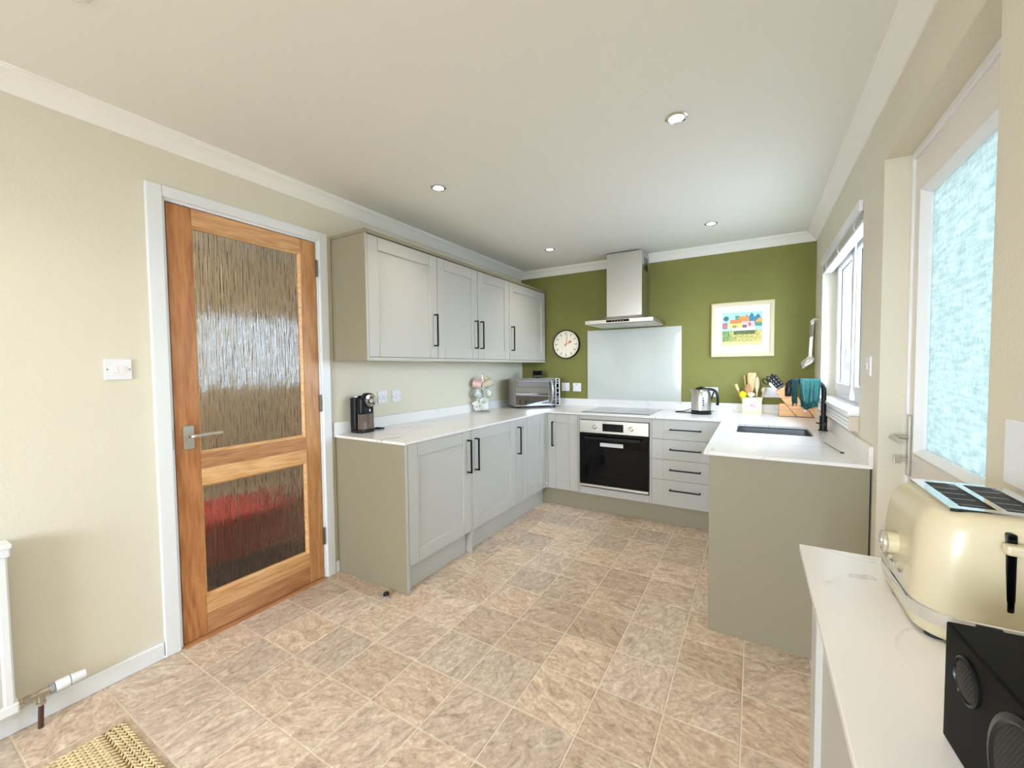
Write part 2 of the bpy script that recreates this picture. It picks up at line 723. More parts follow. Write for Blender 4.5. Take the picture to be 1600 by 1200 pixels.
# left wall with the door opening
bm = B()
T = 0.12
OY0, OY1, OH = D_Y0 - 0.03, D_Y1 + 0.03, D_H + 0.03
bx(bm, -T, 0, YR, OY0, 0, H)
bx(bm, -T, 0, OY1, 0, 0, H)
bx(bm, -T, 0, OY0, OY1, OH, H)
struct(obj('wall_left', bm, M['wall']))
bm = B()
bx(bm, -T, W + 0.3, 0, 0.15, 0, H)
struct(obj('wall_back', bm, M['green']))
# right wall: kitchen window and back-door recess
WY0, WY1, WZ0, WZ1 = -1.655, -0.405, 1.045, 2.03
RY0, RY1, RH = -2.862, -1.998, 2.062
bm = B()
X1 = W + 0.28
bx(bm, W, X1, YR, RY0, 0, H)
bx(bm, W, X1, RY1, WY0, 0, H)
bx(bm, W, X1, WY1, 0, 0, H)
bx(bm, W, X1, WY0, WY1, 0, WZ0)
bx(bm, W, X1, WY0, WY1, WZ1, H)
bx(bm, W, X1, RY0, RY1, RH, H)
struct(obj('wall_right', bm, M['wall']))
# rear wall with a wide window added for fill light behind the viewer
bm = B()
QX0, QX1, QZ0, QZ1 = 0.60, 2.10, 0.75, 2.10
bx(bm, -T, W + 0.28, YR - 0.2, YR, 0, QZ0)
bx(bm, -T, W + 0.28, YR - 0.2, YR, QZ1, H)
bx(bm, -T, QX0, YR - 0.2, YR, QZ0, QZ1)
bx(bm, QX1, W + 0.28, YR - 0.2, YR, QZ0, QZ1)
struct(obj('wall_rear', bm, M['wall']))
bm = B()
for x in (QX0, (QX0 + QX1) / 2 - 0.03, QX1 - 0.06):
    bx(bm, x, x + 0.06, YR - 0.1, YR - 0.04, QZ0, QZ1)
for z in (QZ0, QZ1 - 0.06):
    bx(bm, QX0 + 0.06, QX1 - 0.06, YR - 0.1, YR - 0.04, z, z + 0.06)
wr = struct(obj('rear_fill_window', bm, M['pvc'], bevel=0.004))
bm = B()
bx(bm, QX0 + 0.05, QX1 - 0.05, YR - 0.075, YR - 0.069, QZ0 + 0.05, QZ1 - 0.05)
obj('pane', bm, glass_thin('clear_glass', (0.93, 0.95, 0.96)), wr)

# hall behind the wooden door
bm = B()
bx(bm, -2.1, -T, -4.6, -1.2, -0.05, -0.002)
bx(bm, -T, -0.0015, D_Y0 - 0.03, D_Y1 + 0.03, -0.05, -0.0026)
struct(obj('floor', bm, M['hallcarpet']))
bm = B()
bx(bm, -2.2, -2.1, -4.6, -2.50, 0, H)
bx(bm, -2.2, -2.1, -1.30, -1.2, 0, H)
bx(bm, -2.2, -2.1, -2.50, -1.30, 0, 1.08)
bx(bm, -2.2, -2.1, -2.50, -1.30, 1.88, H)
bx(bm, -2.2, -T, -4.7, -4.6, 0, H)
bx(bm, -2.2, -T, -1.2, -1.1, 0, H)
struct(obj('wall_hall', bm, M['hallw']))
bm = B()
bx(bm, -2.2, -T, -4.7, -1.1, H, H + 0.1)
struct(obj('ceiling', bm, M['ceiling']))
bm = B()
bx(bm, -2.098, -2.08, -4.6, -1.2, 0, 0.13)
struct(obj('baseboard_hall', bm, M['white']))

hw = struct(bpy.data.objects.new('added_hall_window', None)); COL.objects.link(hw); hw.location = (-2.15, -1.9, 1.08)  # hall window added to show a bright band through the door glass
bm = B()
for y in (-2.5, -1.93, -1.35):
    bx(bm, -2.17, -2.12, y, y + 0.05, 1.08, 1.88)
for z in (1.08, 1.83):
    bx(bm, -2.17, -2.12, -2.45, -1.35, z, z + 0.05)
obj('window_frame', bm, M['pvc'], hw, bevel=0.003)
bm = B(); bx(bm, -2.150, -2.144, -2.46, -1.34, 1.12, 1.84); obj('pane', bm, M['frost2'], hw)

# outdoor ground
bm = B()
bx(bm, W + 0.28, 30, -30, 30, -0.3, -0.2)
bx(bm, -30, W + 0.28, -30, YR - 0.2, -0.3, -0.2)
bx(bm, -30, -2.3, YR - 0.2, 30, -0.3, -0.2)
struct(obj('ground', bm, M['ground']))


# coving
def coving(name, axis, c, sgn, a0, a1):
    pr = [(0.0, 2.272), (0.006, 2.272), (0.010, 2.279), (0.020, 2.292), (0.034, 2.310), (0.050, 2.324), (0.062, 2.330), (0.064, 2.336), (0.070, 2.337), (0.070, H), (0.0, H)]
    bm = B()
    rings = []
    for a in (a0, a1):
        if axis == 'y':
            rings.append([(c + sgn * d, a, z) for d, z in pr])
        else:
            rings.append([(a, c + sgn * d, z) for d, z in pr])
    loft(bm, rings)
    return struct(obj(name, bm, M['coving']))


coving('trim_1', 'y', 0, 1, YR, 0)
coving('trim_2', 'x', 0, -1, 0.0, 1.073)
coving('trim_3', 'x', 0, -1, 1.402, W)
coving('trim_4', 'y', W, -1, YR, 0)

# skirtings
def skirt(name, pts):
    bm = B()
    for (x0, x1, y0, y1) in pts:
        bx(bm, x0, x1, y0, y1, 0, 0.072)
    return struct(obj(name, bm, M['white'], bevel=0.004))


skirt('baseboard_left', [(0, 0.016, YR, -3.349)])
skirt('baseboard_left', [(0, 0.016, -2.478, -2.444)])
skirt('baseboard_rear', [(0.02, W - 0.02, YR, YR + 0.016)])
skirt('baseboard_right', [(W - 0.016, W, -1.998, -1.935)])

# ---------------------------------------------------------------- interior door: lining, architrave, leaf
bm = B()
bx(bm, -T, 0.004, OY0 - 0.001, D_Y0 - 0.004, 0, OH)
bx(bm, -T, 0.004, D_Y1 + 0.004, OY1 + 0.001, 0, OH)
bx(bm, -T, 0.004, D_Y0 - 0.004, D_Y1 + 0.004, D_H + 0.004, OH)
struct(obj('trim_5', bm, M['white'], bevel=0.002))
bm = B()
bx(bm, 0.0, 0.020, -3.347, OY0 + 0.014, 0, 2.110)
bx(bm, 0.0, 0.020, OY1 - 0.014, -2.476, 0, 2.110)
bx(bm, 0.0, 0.020, OY0 + 0.014, OY1 - 0.014, OH - 0.014, 2.110)
struct(obj('trim_6', bm, M['white'], bevel=0.004))

door = struct(bpy.data.objects.new('door_1', None))
COL.objects.link(door)
door.location = (0, D_Y0, 0)
XF, XB = 0.002, -0.040
SW = 0.096
yl, yr = D_Y0, D_Y1
zb = 0.010
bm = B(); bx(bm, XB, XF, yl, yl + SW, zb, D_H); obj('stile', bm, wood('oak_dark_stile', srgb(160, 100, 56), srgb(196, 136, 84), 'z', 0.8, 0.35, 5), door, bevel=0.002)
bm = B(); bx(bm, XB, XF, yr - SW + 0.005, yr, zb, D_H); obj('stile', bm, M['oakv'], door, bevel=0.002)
ya, yb = yl + SW + 0.0006, yr - SW + 0.0044
RX = XF - 0.001
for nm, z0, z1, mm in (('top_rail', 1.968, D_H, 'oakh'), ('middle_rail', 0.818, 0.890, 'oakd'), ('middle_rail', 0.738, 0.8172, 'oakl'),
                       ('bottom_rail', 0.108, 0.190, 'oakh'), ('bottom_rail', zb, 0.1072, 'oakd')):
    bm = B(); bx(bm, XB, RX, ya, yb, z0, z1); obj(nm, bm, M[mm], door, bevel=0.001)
for z0, z1 in ((0.890, 1.968), (0.190, 0.738)):
    # sloping glazing bead round the pane
    bm = B()
    o_ = [(ya, z0), (yb, z0), (yb, z1), (ya, z1)]
    i_ = [(ya + 0.012, z0 + 0.012), (yb - 0.012, z0 + 0.012), (yb - 0.012, z1 - 0.012), (ya + 0.012, z1 - 0.012)]
    rings = []
    for k in range(4):
        (oy, oz), (iy, iz) = o_[k], i_[k]
        rings.append([(XF - 0.006, oy, oz), (XF - 0.018, iy, iz), (XF - 0.032, iy, iz), (XF - 0.032, oy, oz)])
    loft(bm, rings, closed=True)
    obj('glazing_bead', bm, M['oakl'], door)
    bm = B(); bx(bm, -0.026, -0.021, ya + 0.004, yb - 0.004, z0 + 0.004, z1 - 0.004)
    obj('glass_pane', bm, M['rain'], door)
# lever handle on its plate
bm = B(); bx(bm, XF, XF + 0.007, -3.243, -3.200, 0.922, 1.032)
pl = obj('handle_plate', bm, M['nickel'], door, bevel=0.002)
bm = B()
tube(bm, smoothpath([(0.006, -3.222, 0.985), (0.030, -3.222, 0.985), (0.046, -3.218, 0.986), (0.050, -3.200, 0.987), (0.048, -3.160, 0.988), (0.046, -3.100, 0.988)], 5), [0.011] * 6 + [0.0095] * 20, 10, flat=0.8)
obj('lever', bm, M['chrome'], pl, smooth=True)
bm = B()
for y in (-3.237, -3.206):
    for z in (0.928, 1.026):
        cyl(bm, (XF + 0.006, y, z), (XF + 0.0085, y, z), 0.003, n=8)
obj('screw', bm, M['nickel'], pl)['kind'] = 'stuff'
for z0, z1 in ((1.845, 1.944), (1.032, 1.134), (0.211, 0.315)):
    bm = B()
    cyl(bm, (0.006, D_Y1 + 0.003, z0), (0.006, D_Y1 + 0.003, z1), 0.007, n=10)
    obj('hinge', bm, mat('aged_hinge', (0.16, 0.13, 0.10), 0.4, 0.9), door)
bm = B(); bx(bm, 0.004, 0.006, D_Y0 - 0.020, D_Y0 - 0.008, 0.93, 1.02)
obj('strike_plate', bm, M['nickel'], door)

# ---------------------------------------------------------------- glazed back door
fr = struct(bpy.data.objects.new('door_2', None)); COL.objects.link(fr); fr.location = (2.78, RY1, 0)
FX = W + 0.075
bm = B()
bx(bm, FX, FX + 0.08, RY1 - 0.024, RY1, 0, RH)
bx(bm, FX, FX + 0.08, RY0, RY0 + 0.024, 0, RH)
bx(bm, FX, FX + 0.08, RY0 + 0.024, RY1 - 0.024, RH - 0.03, RH)
obj('door_frame', bm, M['pvc'], fr, bevel=0.004)
LX = FX + 0.007
ly0, ly1, lz1 = RY0 + 0.028, RY1 - 0.028, RH - 0.035
gy0, gy1, gz0, gz1 = ly0 + 0.09, ly1 - 0.098, 0.975, 1.885
bm = B()
bx(bm, LX, LX + 0.05, ly0, gy0, 0.01, lz1)
bx(bm, LX, LX + 0.05, gy1, ly1, 0.01, lz1)
bx(bm, LX, LX + 0.05, gy0, gy1, 0.01, gz0)
bx(bm, LX, LX + 0.05, gy0, gy1, gz1, lz1)
leaf = obj('door_leaf', bm, mat('white_door_leaf', srgb(236, 230, 222), 0.4, bump=0.05, bscale=120), fr)
bm = B()
o_ = [(gy0 - 0.02, gz0 - 0.02), (gy1 + 0.02, gz0 - 0.02), (gy1 + 0.02, gz1 + 0.02), (gy0 - 0.02, gz1 + 0.02)]
i_ = [(gy0 + 0.012, gz0 + 0.012), (gy1 - 0.012, gz0 + 0.012), (gy1 - 0.012, gz1 - 0.012), (gy0 + 0.012, gz1 - 0.012)]
loft(bm, [[(LX, a[0], a[1]), (LX - 0.010, a[0] * .6 + b[0] * .4, a[1] * .6 + b[1] * .4), (LX + 0.012, b[0], b[1]), (LX + 0.03, b[0], b[1])] for a, b in zip(o_, i_)], closed=True)
obj('glazing_bead', bm, M['pvc'], fr)
bm = B(); bx(bm, LX + 0.02, LX + 0.028, gy0 + 0.002, gy1 - 0.002, gz0 + 0.002, gz1 - 0.002)
obj('glass_pane', bm, M['frost'], fr)
hy = -2.046
bm = B(); prism(bm, rrect(-0.016, 0.016, -0.115, 0.115, 0.01), 0, 0.009, Matrix.Translation((LX, hy, 0.985)) @ Matrix.Rotation(-PI / 2, 4, 'Y') @ Matrix.Rotation(PI / 2, 4, 'Z'))
hp = obj('handle_plate', bm, M['steel'], fr, bevel=0.002)
bm = B()
tube(bm, smoothpath([(LX - 0.004, hy, 1.015), (LX - 0.035, hy, 1.015), (LX - 0.052, hy - 0.006, 1.015), (LX - 0.058, hy - 0.03, 1.014), (LX - 0.056, hy - 0.075, 1.012), (LX - 0.055, hy - 0.115, 1.011)], 5), 0.009, 10)
obj('lever', bm, M['steel'], hp, smooth=True)
bm = B()
cyl(bm, (LX - 0.008, hy, 0.93), (LX - 0.028, hy, 0.93), 0.005)
bx(bm, LX - 0.046, LX - 0.026, hy - 0.006, hy + 0.006, 0.915, 0.945)
obj('thumb_turn', bm, M['nickel'], hp, bevel=0.002)

# ---------------------------------------------------------------- kitchen window
win = struct(bpy.data.objects.new('window_1', None)); COL.objects.link(win); win.location = (2.78, -1.03, WZ0)
GX = W + 0.085
def ring(bm, x0, x1, y0, y1, z0, z1, wd):
    bx(bm, x0, x1, y0, y0 + wd, z0, z1)
    bx(bm, x0, x1, y1 - wd, y1, z0, z1)
    bx(bm, x0, x1, y0 + wd, y1 - wd, z0, z0 + wd)
    bx(bm, x0, x1, y0 + wd, y1 - wd, z1 - wd, z1)
bm = B()
ring(bm, GX, GX + 0.07, WY0, WY1, WZ0 + 0.02, WZ1, 0.05)
bx(bm, GX, GX + 0.07, -1.06, -1.0, WZ0 + 0.07, WZ1 - 0.05)
obj('window_frame', bm, M['pvc'], win, bevel=0.004)
for y0, y1 in ((WY0 + 0.045, -1.05), (-1.01, WY1 - 0.045)):
    bm = B()
    ring(bm, GX - 0.014, GX + 0.045, y0, y1, WZ0 + 0.062, WZ1 - 0.045, 0.055)
    sh = obj('sash', bm, M['pvc'], win, bevel=0.006)
    bm = B()
    ring(bm, GX + 0.006, GX + 0.0115, y0 + 0.054, y1 - 0.054, WZ0 + 0.116, WZ1 - 0.099, 0.004)
    obj('gasket', bm, M['rubber'], sh)
    bm = B(); bx(bm, GX + 0.012, GX + 0.018, y0 + 0.05, y1 - 0.05, WZ0 + 0.11, WZ1 - 0.095)
    obj('pane', bm, M['glass'], sh)
bm = B()
bx(bm, GX - 0.03, GX - 0.014, -0.985, -0.965, 1.25, 1.30)
bx(bm, GX - 0.04, GX - 0.028, -0.985, -0.965, 1.25, 1.38)
obj('window_handle', bm, M['pvc'], win, bevel=0.003)
bm = B()
bx(bm, W - 0.042, GX + 0.01, WY0 - 0.0, WY1 + 0.0, WZ0 - 0.0, WZ0 + 0.020)
obj('window_sill', bm, M['pvc'], win, bevel=0.006)
for k in range(4):
    bm = B()
    z = 0.978 + 0.0165 * k
    bx(bm, W - 0.036 + 0.003 * k % 2, W - 0.001, WY0 - 0.01, WY1 + 0.02, z, z + 0.0150)
    obj('apron_strip', bm, M['pvc'], win, bevel=0.003)
bm = B(); bx(bm, W - 0.038, W - 0.001, WY0 - 0.018, WY0 - 0.011, 0.976, WZ0 + 0.001)
obj('end_cap', bm, mat('beige_end_cap', srgb(206, 190, 170), 0.5), win, bevel=0.002)
bm = B()
bx(bm, W - 0.004, W + 0.002, WY1 - 0.001, WY1 + 0.014, WZ0 + 0.02, WZ1 - 0.03)
obj('reveal_bead', bm, M['pvc'], win)

# ================================================================== kitchen units
BK = 0.632   # distance of the back run door faces from the back wall
FXL = 0.600  # left run door faces


def fb(bm, pl, c, a0, a1, z0, z1, d0, d1):
    """box on a vertical plane; d0..d1 distance out of the plane towards the viewer side"""
    if pl == '+x':
        bx(bm, c + d0, c + d1, a0, a1, z0, z1)
    elif pl == '-x':
        bx(bm, c - d1, c - d0, a0, a1, z0, z1)
    else:
        bx(bm, a0, a1, c - d1, c - d0, z0, z1)


def shaker(parent, pl, c, a0, a1, z0, z1, handle=None, hz=None, rail=0.078, name='door', lines=True):
    g = 0.0018
    a0 += g; a1 -= g; z0 += g; z1 -= g
    bm = B()
    fb(bm, pl, c, a0 + 0.004, a1 - 0.004, z0 + 0.004, z1 - 0.004, -0.020, -0.0115)
    q = 0.0009
    fb(bm, pl, c, a0, a0 + rail - q, z0, z1, -0.018, 0)
    fb(bm, pl, c, a1 - rail + q, a1, z0, z1, -0.018, 0)
    fb(bm, pl, c, a0 + rail + q, a1 - rail - q, z0, z0 + rail, -0.018, -0.0006)
    fb(bm, pl, c, a0 + rail + q, a1 - rail - q, z1 - rail, z1, -0.018, -0.0006)
    d = obj(name, bm, M['cab'], parent, bevel=0.0012, seg=1)
    if handle is not None:
        bar(d, pl, c, handle, hz[0], hz[1])
    return d


def bar(parent, pl, c, a, z0, z1, horiz=False, a1=None):
    bm = B()
    if not horiz:
        fb(bm, pl, c, a - 0.005, a + 0.005, z0, z1, 0.028, 0.038)
        fb(bm, pl, c, a - 0.005, a + 0.005, z0, z0 + 0.010, 0.0, 0.028)
        fb(bm, pl, c, a - 0.005, a + 0.005, z1 - 0.010, z1, 0.0, 0.028)
    else:
        fb(bm, pl, c, a, a1, z0 - 0.005, z0 + 0.005, 0.028, 0.038)
        fb(bm, pl, c, a, a + 0.010, z0 - 0.005, z0 + 0.005, 0, 0.028)
        fb(bm, pl, c, a1 - 0.010, a1, z0 - 0.005, z0 + 0.005, 0, 0.028)
    return obj('handle', bm, M['black'], parent, bevel=0.001)


def carcass(parent, x0, x1, y0, y1, z0, z1):
    bm = B(); bx(bm, x0, x1, y0, y1, z0, z1)
    return obj('carcass', bm, M['cabin'], parent)


ZT, ZB = 0.859, 0.155
GL = 'grey units of the left run'
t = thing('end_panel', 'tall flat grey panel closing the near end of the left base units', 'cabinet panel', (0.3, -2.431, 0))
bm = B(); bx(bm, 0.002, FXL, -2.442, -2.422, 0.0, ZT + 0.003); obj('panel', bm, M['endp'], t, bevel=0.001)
bm = B(); bx(bm, FXL - 0.0, FXL + 0.0012, -2.4415, -2.4225, 0.0005, ZT + 0.0025); obj('edging', bm, M['cab'], t)
t = thing('base_cabinet', 'grey base unit with one wide door beside the flat end panel, handle at right', 'cabinet', (0.3, -2.12, 0))
carcass(t, 0.02, FXL - 0.02, -2.418, -1.828, 0.15, ZT)
shaker(t, '+x', FXL, -2.420, -1.828, ZB, ZT, -1.858, (0.572, 0.800))
t = thing('end_panel', 'narrow grey upright panel reaching the floor between the two wide left base units', 'cabinet panel', (0.3, -1.815, 0))
bm = B(); bx(bm, 0.02, FXL - 0.001, -1.8265, -1.8095, 0.0, ZT); obj('panel', bm, M['cab'], t, bevel=0.001)
t = thing('base_cabinet', 'grey wide-door base unit in mid left run, handle at left', 'cabinet', (0.3, -1.5, 0))
carcass(t, 0.02, FXL - 0.02, -1.806, -1.207, 0.15, ZT)
shaker(t, '+x', FXL, -1.808, -1.205, ZB, ZT, -1.770, (0.572, 0.800))
t = thing('base_cabinet', 'narrow grey pull-out base unit with a slim handle, left run near the corner', 'cabinet', (0.3, -1.1, 0))
carcass(t, 0.02, FXL - 0.02, -1.203, -1.003, 0.15, ZT)
shaker(t, '+x', FXL, -1.205, -1.001, ZB, ZT, -1.170, (0.572, 0.800), rail=0.062)
t = thing('base_cabinet', 'grey handleless corner unit at the far end of the left run', 'cabinet', (0.3, -0.83, 0))
carcass(t, 0.02, FXL - 0.02, -0.999, -BK - 0.035, 0.15, ZT)
shaker(t, '+x', FXL, -1.001, -0.672, ZB, ZT, rail=0.074)
bm = B(); bx(bm, FXL - 0.02, FXL, -0.670, -BK - 0.001, ZB, ZT); obj('corner_post', bm, M['cab'], t)
for nm, y0, y1 in (('grey kickboard under the near left base unit, between the two floor-length panels', -2.421, -1.828), ('long grey kickboard under the far units of the left run', -1.808, -0.592)):
    bm = B(); bx(bm, 0.538, 0.553, y0, y1, 0, 0.150); tag(obj('kickboard', bm, M['cab'], bevel=0.001), nm, 'kickboard')

# back run
CY = -BK
t = thing('base_cabinet', 'slim grey base unit with a tall narrow door left of the oven', 'cabinet', (0.77, -0.3, 0))
carcass(t, 0.62, 0.930, CY + 0.02, -0.02, 0.15, ZT)
bm = B(); bx(bm, FXL + 0.001, 0.616, CY, CY + 0.02, ZB, ZT); obj('corner_post', bm, M['cab'], t)
shaker(t, '-y', CY, 0.617, 0.918, ZB, ZT, 0.676, (0.556, 0.785))
bm = B(); bx(bm, 0.919, 0.932, CY, CY + 0.02, ZB, ZT); obj('filler_strip', bm, M['cab'], t)
t = thing('oven_housing', 'grey cabinet housing that surrounds the built-in oven under the hob', 'cabinet', (1.24, -0.3, 0))
bm = B()
bx(bm, 0.934, 0.939, CY + 0.002, -0.03, 0.15, ZT)
bx(bm, 1.543, 1.548, CY + 0.002, -0.03, 0.15, ZT)
bx(bm, 0.939, 1.543, CY + 0.03, -0.03, 0.15, 0.19)
obj('carcass', bm, M['cab'], t)
bm = B(); bx(bm, 0.940, 1.542, CY, CY + 0.02, 0.822, ZT); obj('top_rail', bm, M['cab'], t, bevel=0.001)
bm = B(); bx(bm, 0.940, 1.542, CY, CY + 0.02, ZB, 0.216); obj('bottom_rail', bm, M['cab'], t, bevel=0.001)
t = thing('drawer_unit', 'grey four-drawer unit with horizontal black handles right of the oven', 'drawers', (1.82, -0.3, 0))
carcass(t, 1.565, 2.085, CY + 0.02, -0.02, 0.15, ZT)
bm = B(); bx(bm, 1.549, 1.561, CY, CY + 0.02, ZB, ZT); obj('filler_strip', bm, M['cab'], t)
for z0, z1, hz in ((0.698, 0.859, 0.780), (0.533, 0.695, 0.619), (0.368, 0.530, 0.455), (0.155, 0.365, 0.291)):
    bm = B()
    q = 0.0008
    fb(bm, '-y', CY, 1.563, 1.653 - q, z0, z1, -0.019, 0)
    fb(bm, '-y', CY, 1.653 + q, 1.972 - q, z0, z1, -0.019, 0)
    fb(bm, '-y', CY, 1.972 + q, 2.062, z0, z1, -0.019, 0)
    fb(bm, '-y', CY, 1.566, 2.060, z0 + 0.002, z1 - 0.002, -0.019, -0.002)
    d = obj('drawer_front', bm, M['cab'], t)
    bar(d, '-y', CY, 1.702, hz, hz, True, 1.932)
bm = B(); bx(bm, 2.063, 2.094, CY, CY + 0.02, ZB, ZT); obj('corner_post', bm, M['cab'], t)
bm = B(); bx(bm, 0.5535, 2.13, -0.605, -0.591, 0, 0.150)
tag(obj('kickboard', bm, M['endp'], bevel=0.001), 'long grey kickboard under the oven and the drawers', 'kickboard')  # shade under the units put into the darker panel colour

# peninsula
PX = 2.100
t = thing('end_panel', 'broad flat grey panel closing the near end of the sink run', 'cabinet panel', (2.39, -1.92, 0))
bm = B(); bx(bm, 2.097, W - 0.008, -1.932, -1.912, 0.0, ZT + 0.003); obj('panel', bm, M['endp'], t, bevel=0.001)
for nm, y0, y1, h in (('grey unit behind the broad end panel of the sink run', -1.910, -1.31, -1.36), ('grey cupboard under the sink, facing the aisle', -1.308, -0.71, -1.26)):
    t = thing('base_cabinet', nm, 'cabinet', (2.4, (y0 + y1) / 2, 0))
    bm = B()
    bx(bm, PX + 0.02, W - 0.01, y0 + 0.001, y1 - 0.001, 0.15, 0.55)
    bx(bm, PX + 0.02, 2.15, y0 + 0.001, y1 - 0.001, 0.55, ZT)
    obj('carcass', bm, M['cabin'], t)
    shaker(t, '-x', PX, y0, y1, ZB, ZT, h, (0.572, 0.800))
bm = B(); bx(bm, 2.150, 2.165, -1.911, -0.606, 0, 0.150)
tag(obj('kickboard', bm, M['cab'], bevel=0.001), 'grey kickboard under the sink run, facing the aisle', 'kickboard')

# worktop (one continuous slab with the sink cut out)
WB, WT = 0.8625, 0.8770
SX0, SX1, SY0, SY1 = 2.186, 2.578, -1.225, -0.822
bm = B()
xs = [0.002, 0.614, 2.074, SX0, SX1, W - 0.002]
ys = [-2.456, -1.948, SY0, SY1, -0.646, -0.002]
def inside(i, j):
    x = (xs[i] + xs[i + 1]) / 2; y = (ys[j] + ys[j + 1]) / 2
    if x < 0.614: return True
    if y > -0.646: return True
    if x > 2.074 and y > -1.948: return not (SX0 < x < SX1 and SY0 < y < SY1)
    return False
V = {}
def vv(i, j, z):
    if (i, j, z) not in V:
        V[(i, j, z)] = bm.verts.new((xs[i], ys[j], z))
    return V[(i, j, z)]
for i in range(5):
    for j in range(5):
        if not inside(i, j): continue
        for z in (WB, WT):
            bm.faces.new([vv(i, j, z), vv(i + 1, j, z), vv(i + 1, j + 1, z), vv(i, j + 1, z)])
        for (di, dj, a, b) in ((-1, 0, (i, j), (i, j + 1)), (1, 0, (i + 1, j), (i + 1, j + 1)), (0, -1, (i, j), (i + 1, j)), (0, 1, (i, j + 1), (i + 1, j + 1))):
            ii, jj = i + di, j + dj
            if 0 <= ii < 5 and 0 <= jj < 5 and inside(ii, jj): continue
            bm.faces.new([vv(*a, WB), vv(*b, WB), vv(*b, WT), vv(*a, WT)])
tag(obj('worktop', bm, M['quartz']), 'white veined quartz worktop running round three sides of the kitchen', 'worktop')
for nm, a in (('white quartz upstand along the left wall behind the coffee machine and mug tree', (0.001, 0.016, -2.456, -0.018)),
              ('white quartz upstand along the green wall under the splashback', (0.001, W - 0.018, -0.016, -0.001)),
              ('white quartz upstand under the kitchen window behind the tap', (W - 0.016, W - 0.001, -1.948, -0.001))):
    bm = B(); bx(bm, *a, WT, 0.953)
    tag(obj('upstand', bm, M['quartz'], bevel=0.0015), nm, 'upstand')

# sink
t = thing('sink', 'stainless steel undermounted sink sunk into the worktop below the window', 'sink', ((SX0 + SX1) / 2, (SY0 + SY1) / 2, 0.68))
bm = B()
steps = [(-0.004, WB - 0.0006, 0.02), (-0.003, 0.855, 0.02), (0.004, 0.70, 0.03), (0.03, 0.682, 0.05)]
rings = [[(x, y, z) for x, y in rrect(SX0 - 0.004 + d + 0.005, SX1 + 0.004 - d - 0.005, SY0 + 0.001 + d, SY1 - 0.001 - d, r, 5)] for d, z, r in steps]
R_ = loft(bm, rings, cap=False)
bm.faces.new(R_[-1])
o = obj('basin', bm, mat('sink_steel', (0.15, 0.16, 0.16), 0.42, 0.8), t, smooth=True)
sm = o.modifiers.new('thick', 'SOLIDIFY'); sm.thickness = 0.0015; sm.offset = 1
bm = B(); lathe(bm, [(0.040, 0.6835), (0.040, 0.687), (0.026, 0.686), (0.02, 0.684)], 24, ((SX0 + SX1) / 2, (SY0 + SY1) / 2, 0))
obj('drain', bm, M['chrome'], t, smooth=True)
bm = B(); ring_pts = rrect(SX0 + 0.0, SX1, SY0, SY1, 0.004, 2)
tube(bm, [(x, y, WB - 0.0035) for x, y in rrect(SX0 + 0.002, SX1 - 0.002, SY0 + 0.002, SY1 - 0.002, 0.02, 3)], 0.0025, 6, closed=True)
obj('rim', bm, M['rubber'], t)

# hob
t = thing('induction_hob', 'flat black glass induction hob set in the worktop under the extractor', 'hob', (1.23, -0.31, WT))
bm = B(); bx(bm, 0.926, 1.530, -0.560, -0.055, WT, WT + 0.005)
obj('glass_top', bm, M['hob'], t, bevel=0.0015)
for (x, y, r) in ((1.07, -0.19, 0.085), (1.38, -0.19, 0.105), (1.07, -0.41, 0.105), (1.38, -0.42, 0.085)):
    bm = B()
    tube(bm, [(x + r * math.cos(a * PI / 20), y + r * math.sin(a * PI / 20), WT + 0.0050) for a in range(40)], 0.0006, 4, closed=True)
    obj('cooking_zone', bm, mat('zone_mark', srgb(150, 150, 148), 0.3), t)
bm = B()
for k in range(7):
    bx(bm, 1.13 + k * 0.032, 1.145 + k * 0.032, -0.545, -0.541, WT + 0.0049, WT + 0.0053)
obj('touch_controls', bm, mat('control_mark', srgb(190, 190, 190), 0.3), t)['kind'] = 'stuff'

# oven
t = thing('oven', 'built-in electric oven with steel control strip and black glass door', 'oven', (1.24, -0.33, 0.22))
bm = B(); bx(bm, 0.944, 1.538, CY + 0.004, -0.06, 0.222, 0.816); obj('oven_body', bm, M['black'], t)
bm = B(); bx(bm, 0.943, 1.539, CY - 0.020, CY + 0.004, 0.708, 0.818); cp = obj('control_panel', bm, M['steelh'], t, bevel=0.002)
bm = B(); bx(bm, 1.152, 1.332, CY - 0.0215, CY - 0.0195, 0.728, 0.794); obj('display', bm, M['blackgl'], cp)
for x in (1.082, 1.397):
    bm = B()
    lathe(bm, [(0.020, -0.000), (0.020, -0.004), (0.0175, -0.006), (0.0165, -0.024), (0.014, -0.027), (0.0, -0.027)], 28, (x, CY - 0.020, 0.761), 'y')
    obj('knob', bm, M['chrome'], cp, smooth=True)
bm = B(); bx(bm, 0.943, 1.539, CY - 0.022, CY + 0.002, 0.252, 0.704); od = obj('oven_door', bm, M['blackgl'], t, bevel=0.002)
bm = B()
bx(bm, 1.000, 1.482, CY - 0.062, CY - 0.050, 0.658, 0.680)
bx(bm, 1.004, 1.016, CY - 0.051, CY - 0.0215, 0.661, 0.677)
bx(bm, 1.466, 1.478, CY - 0.051, CY - 0.0215, 0.661, 0.677)
obj('door_handle', bm, M['blackpl'], od, bevel=0.003)
bm = B(); bx(bm, 1.131, 1.332, CY - 0.0232, CY - 0.0222, 0.595, 0.627); obj('sticker', bm, mat('silver_sticker', srgb(214, 214, 214), 0.4), od)
bm = B(); bx(bm, 0.943, 1.539, CY - 0.021, CY + 0.002, 0.230, 0.250); obj('lower_trim', bm, M['steelh'], t, bevel=0.001)

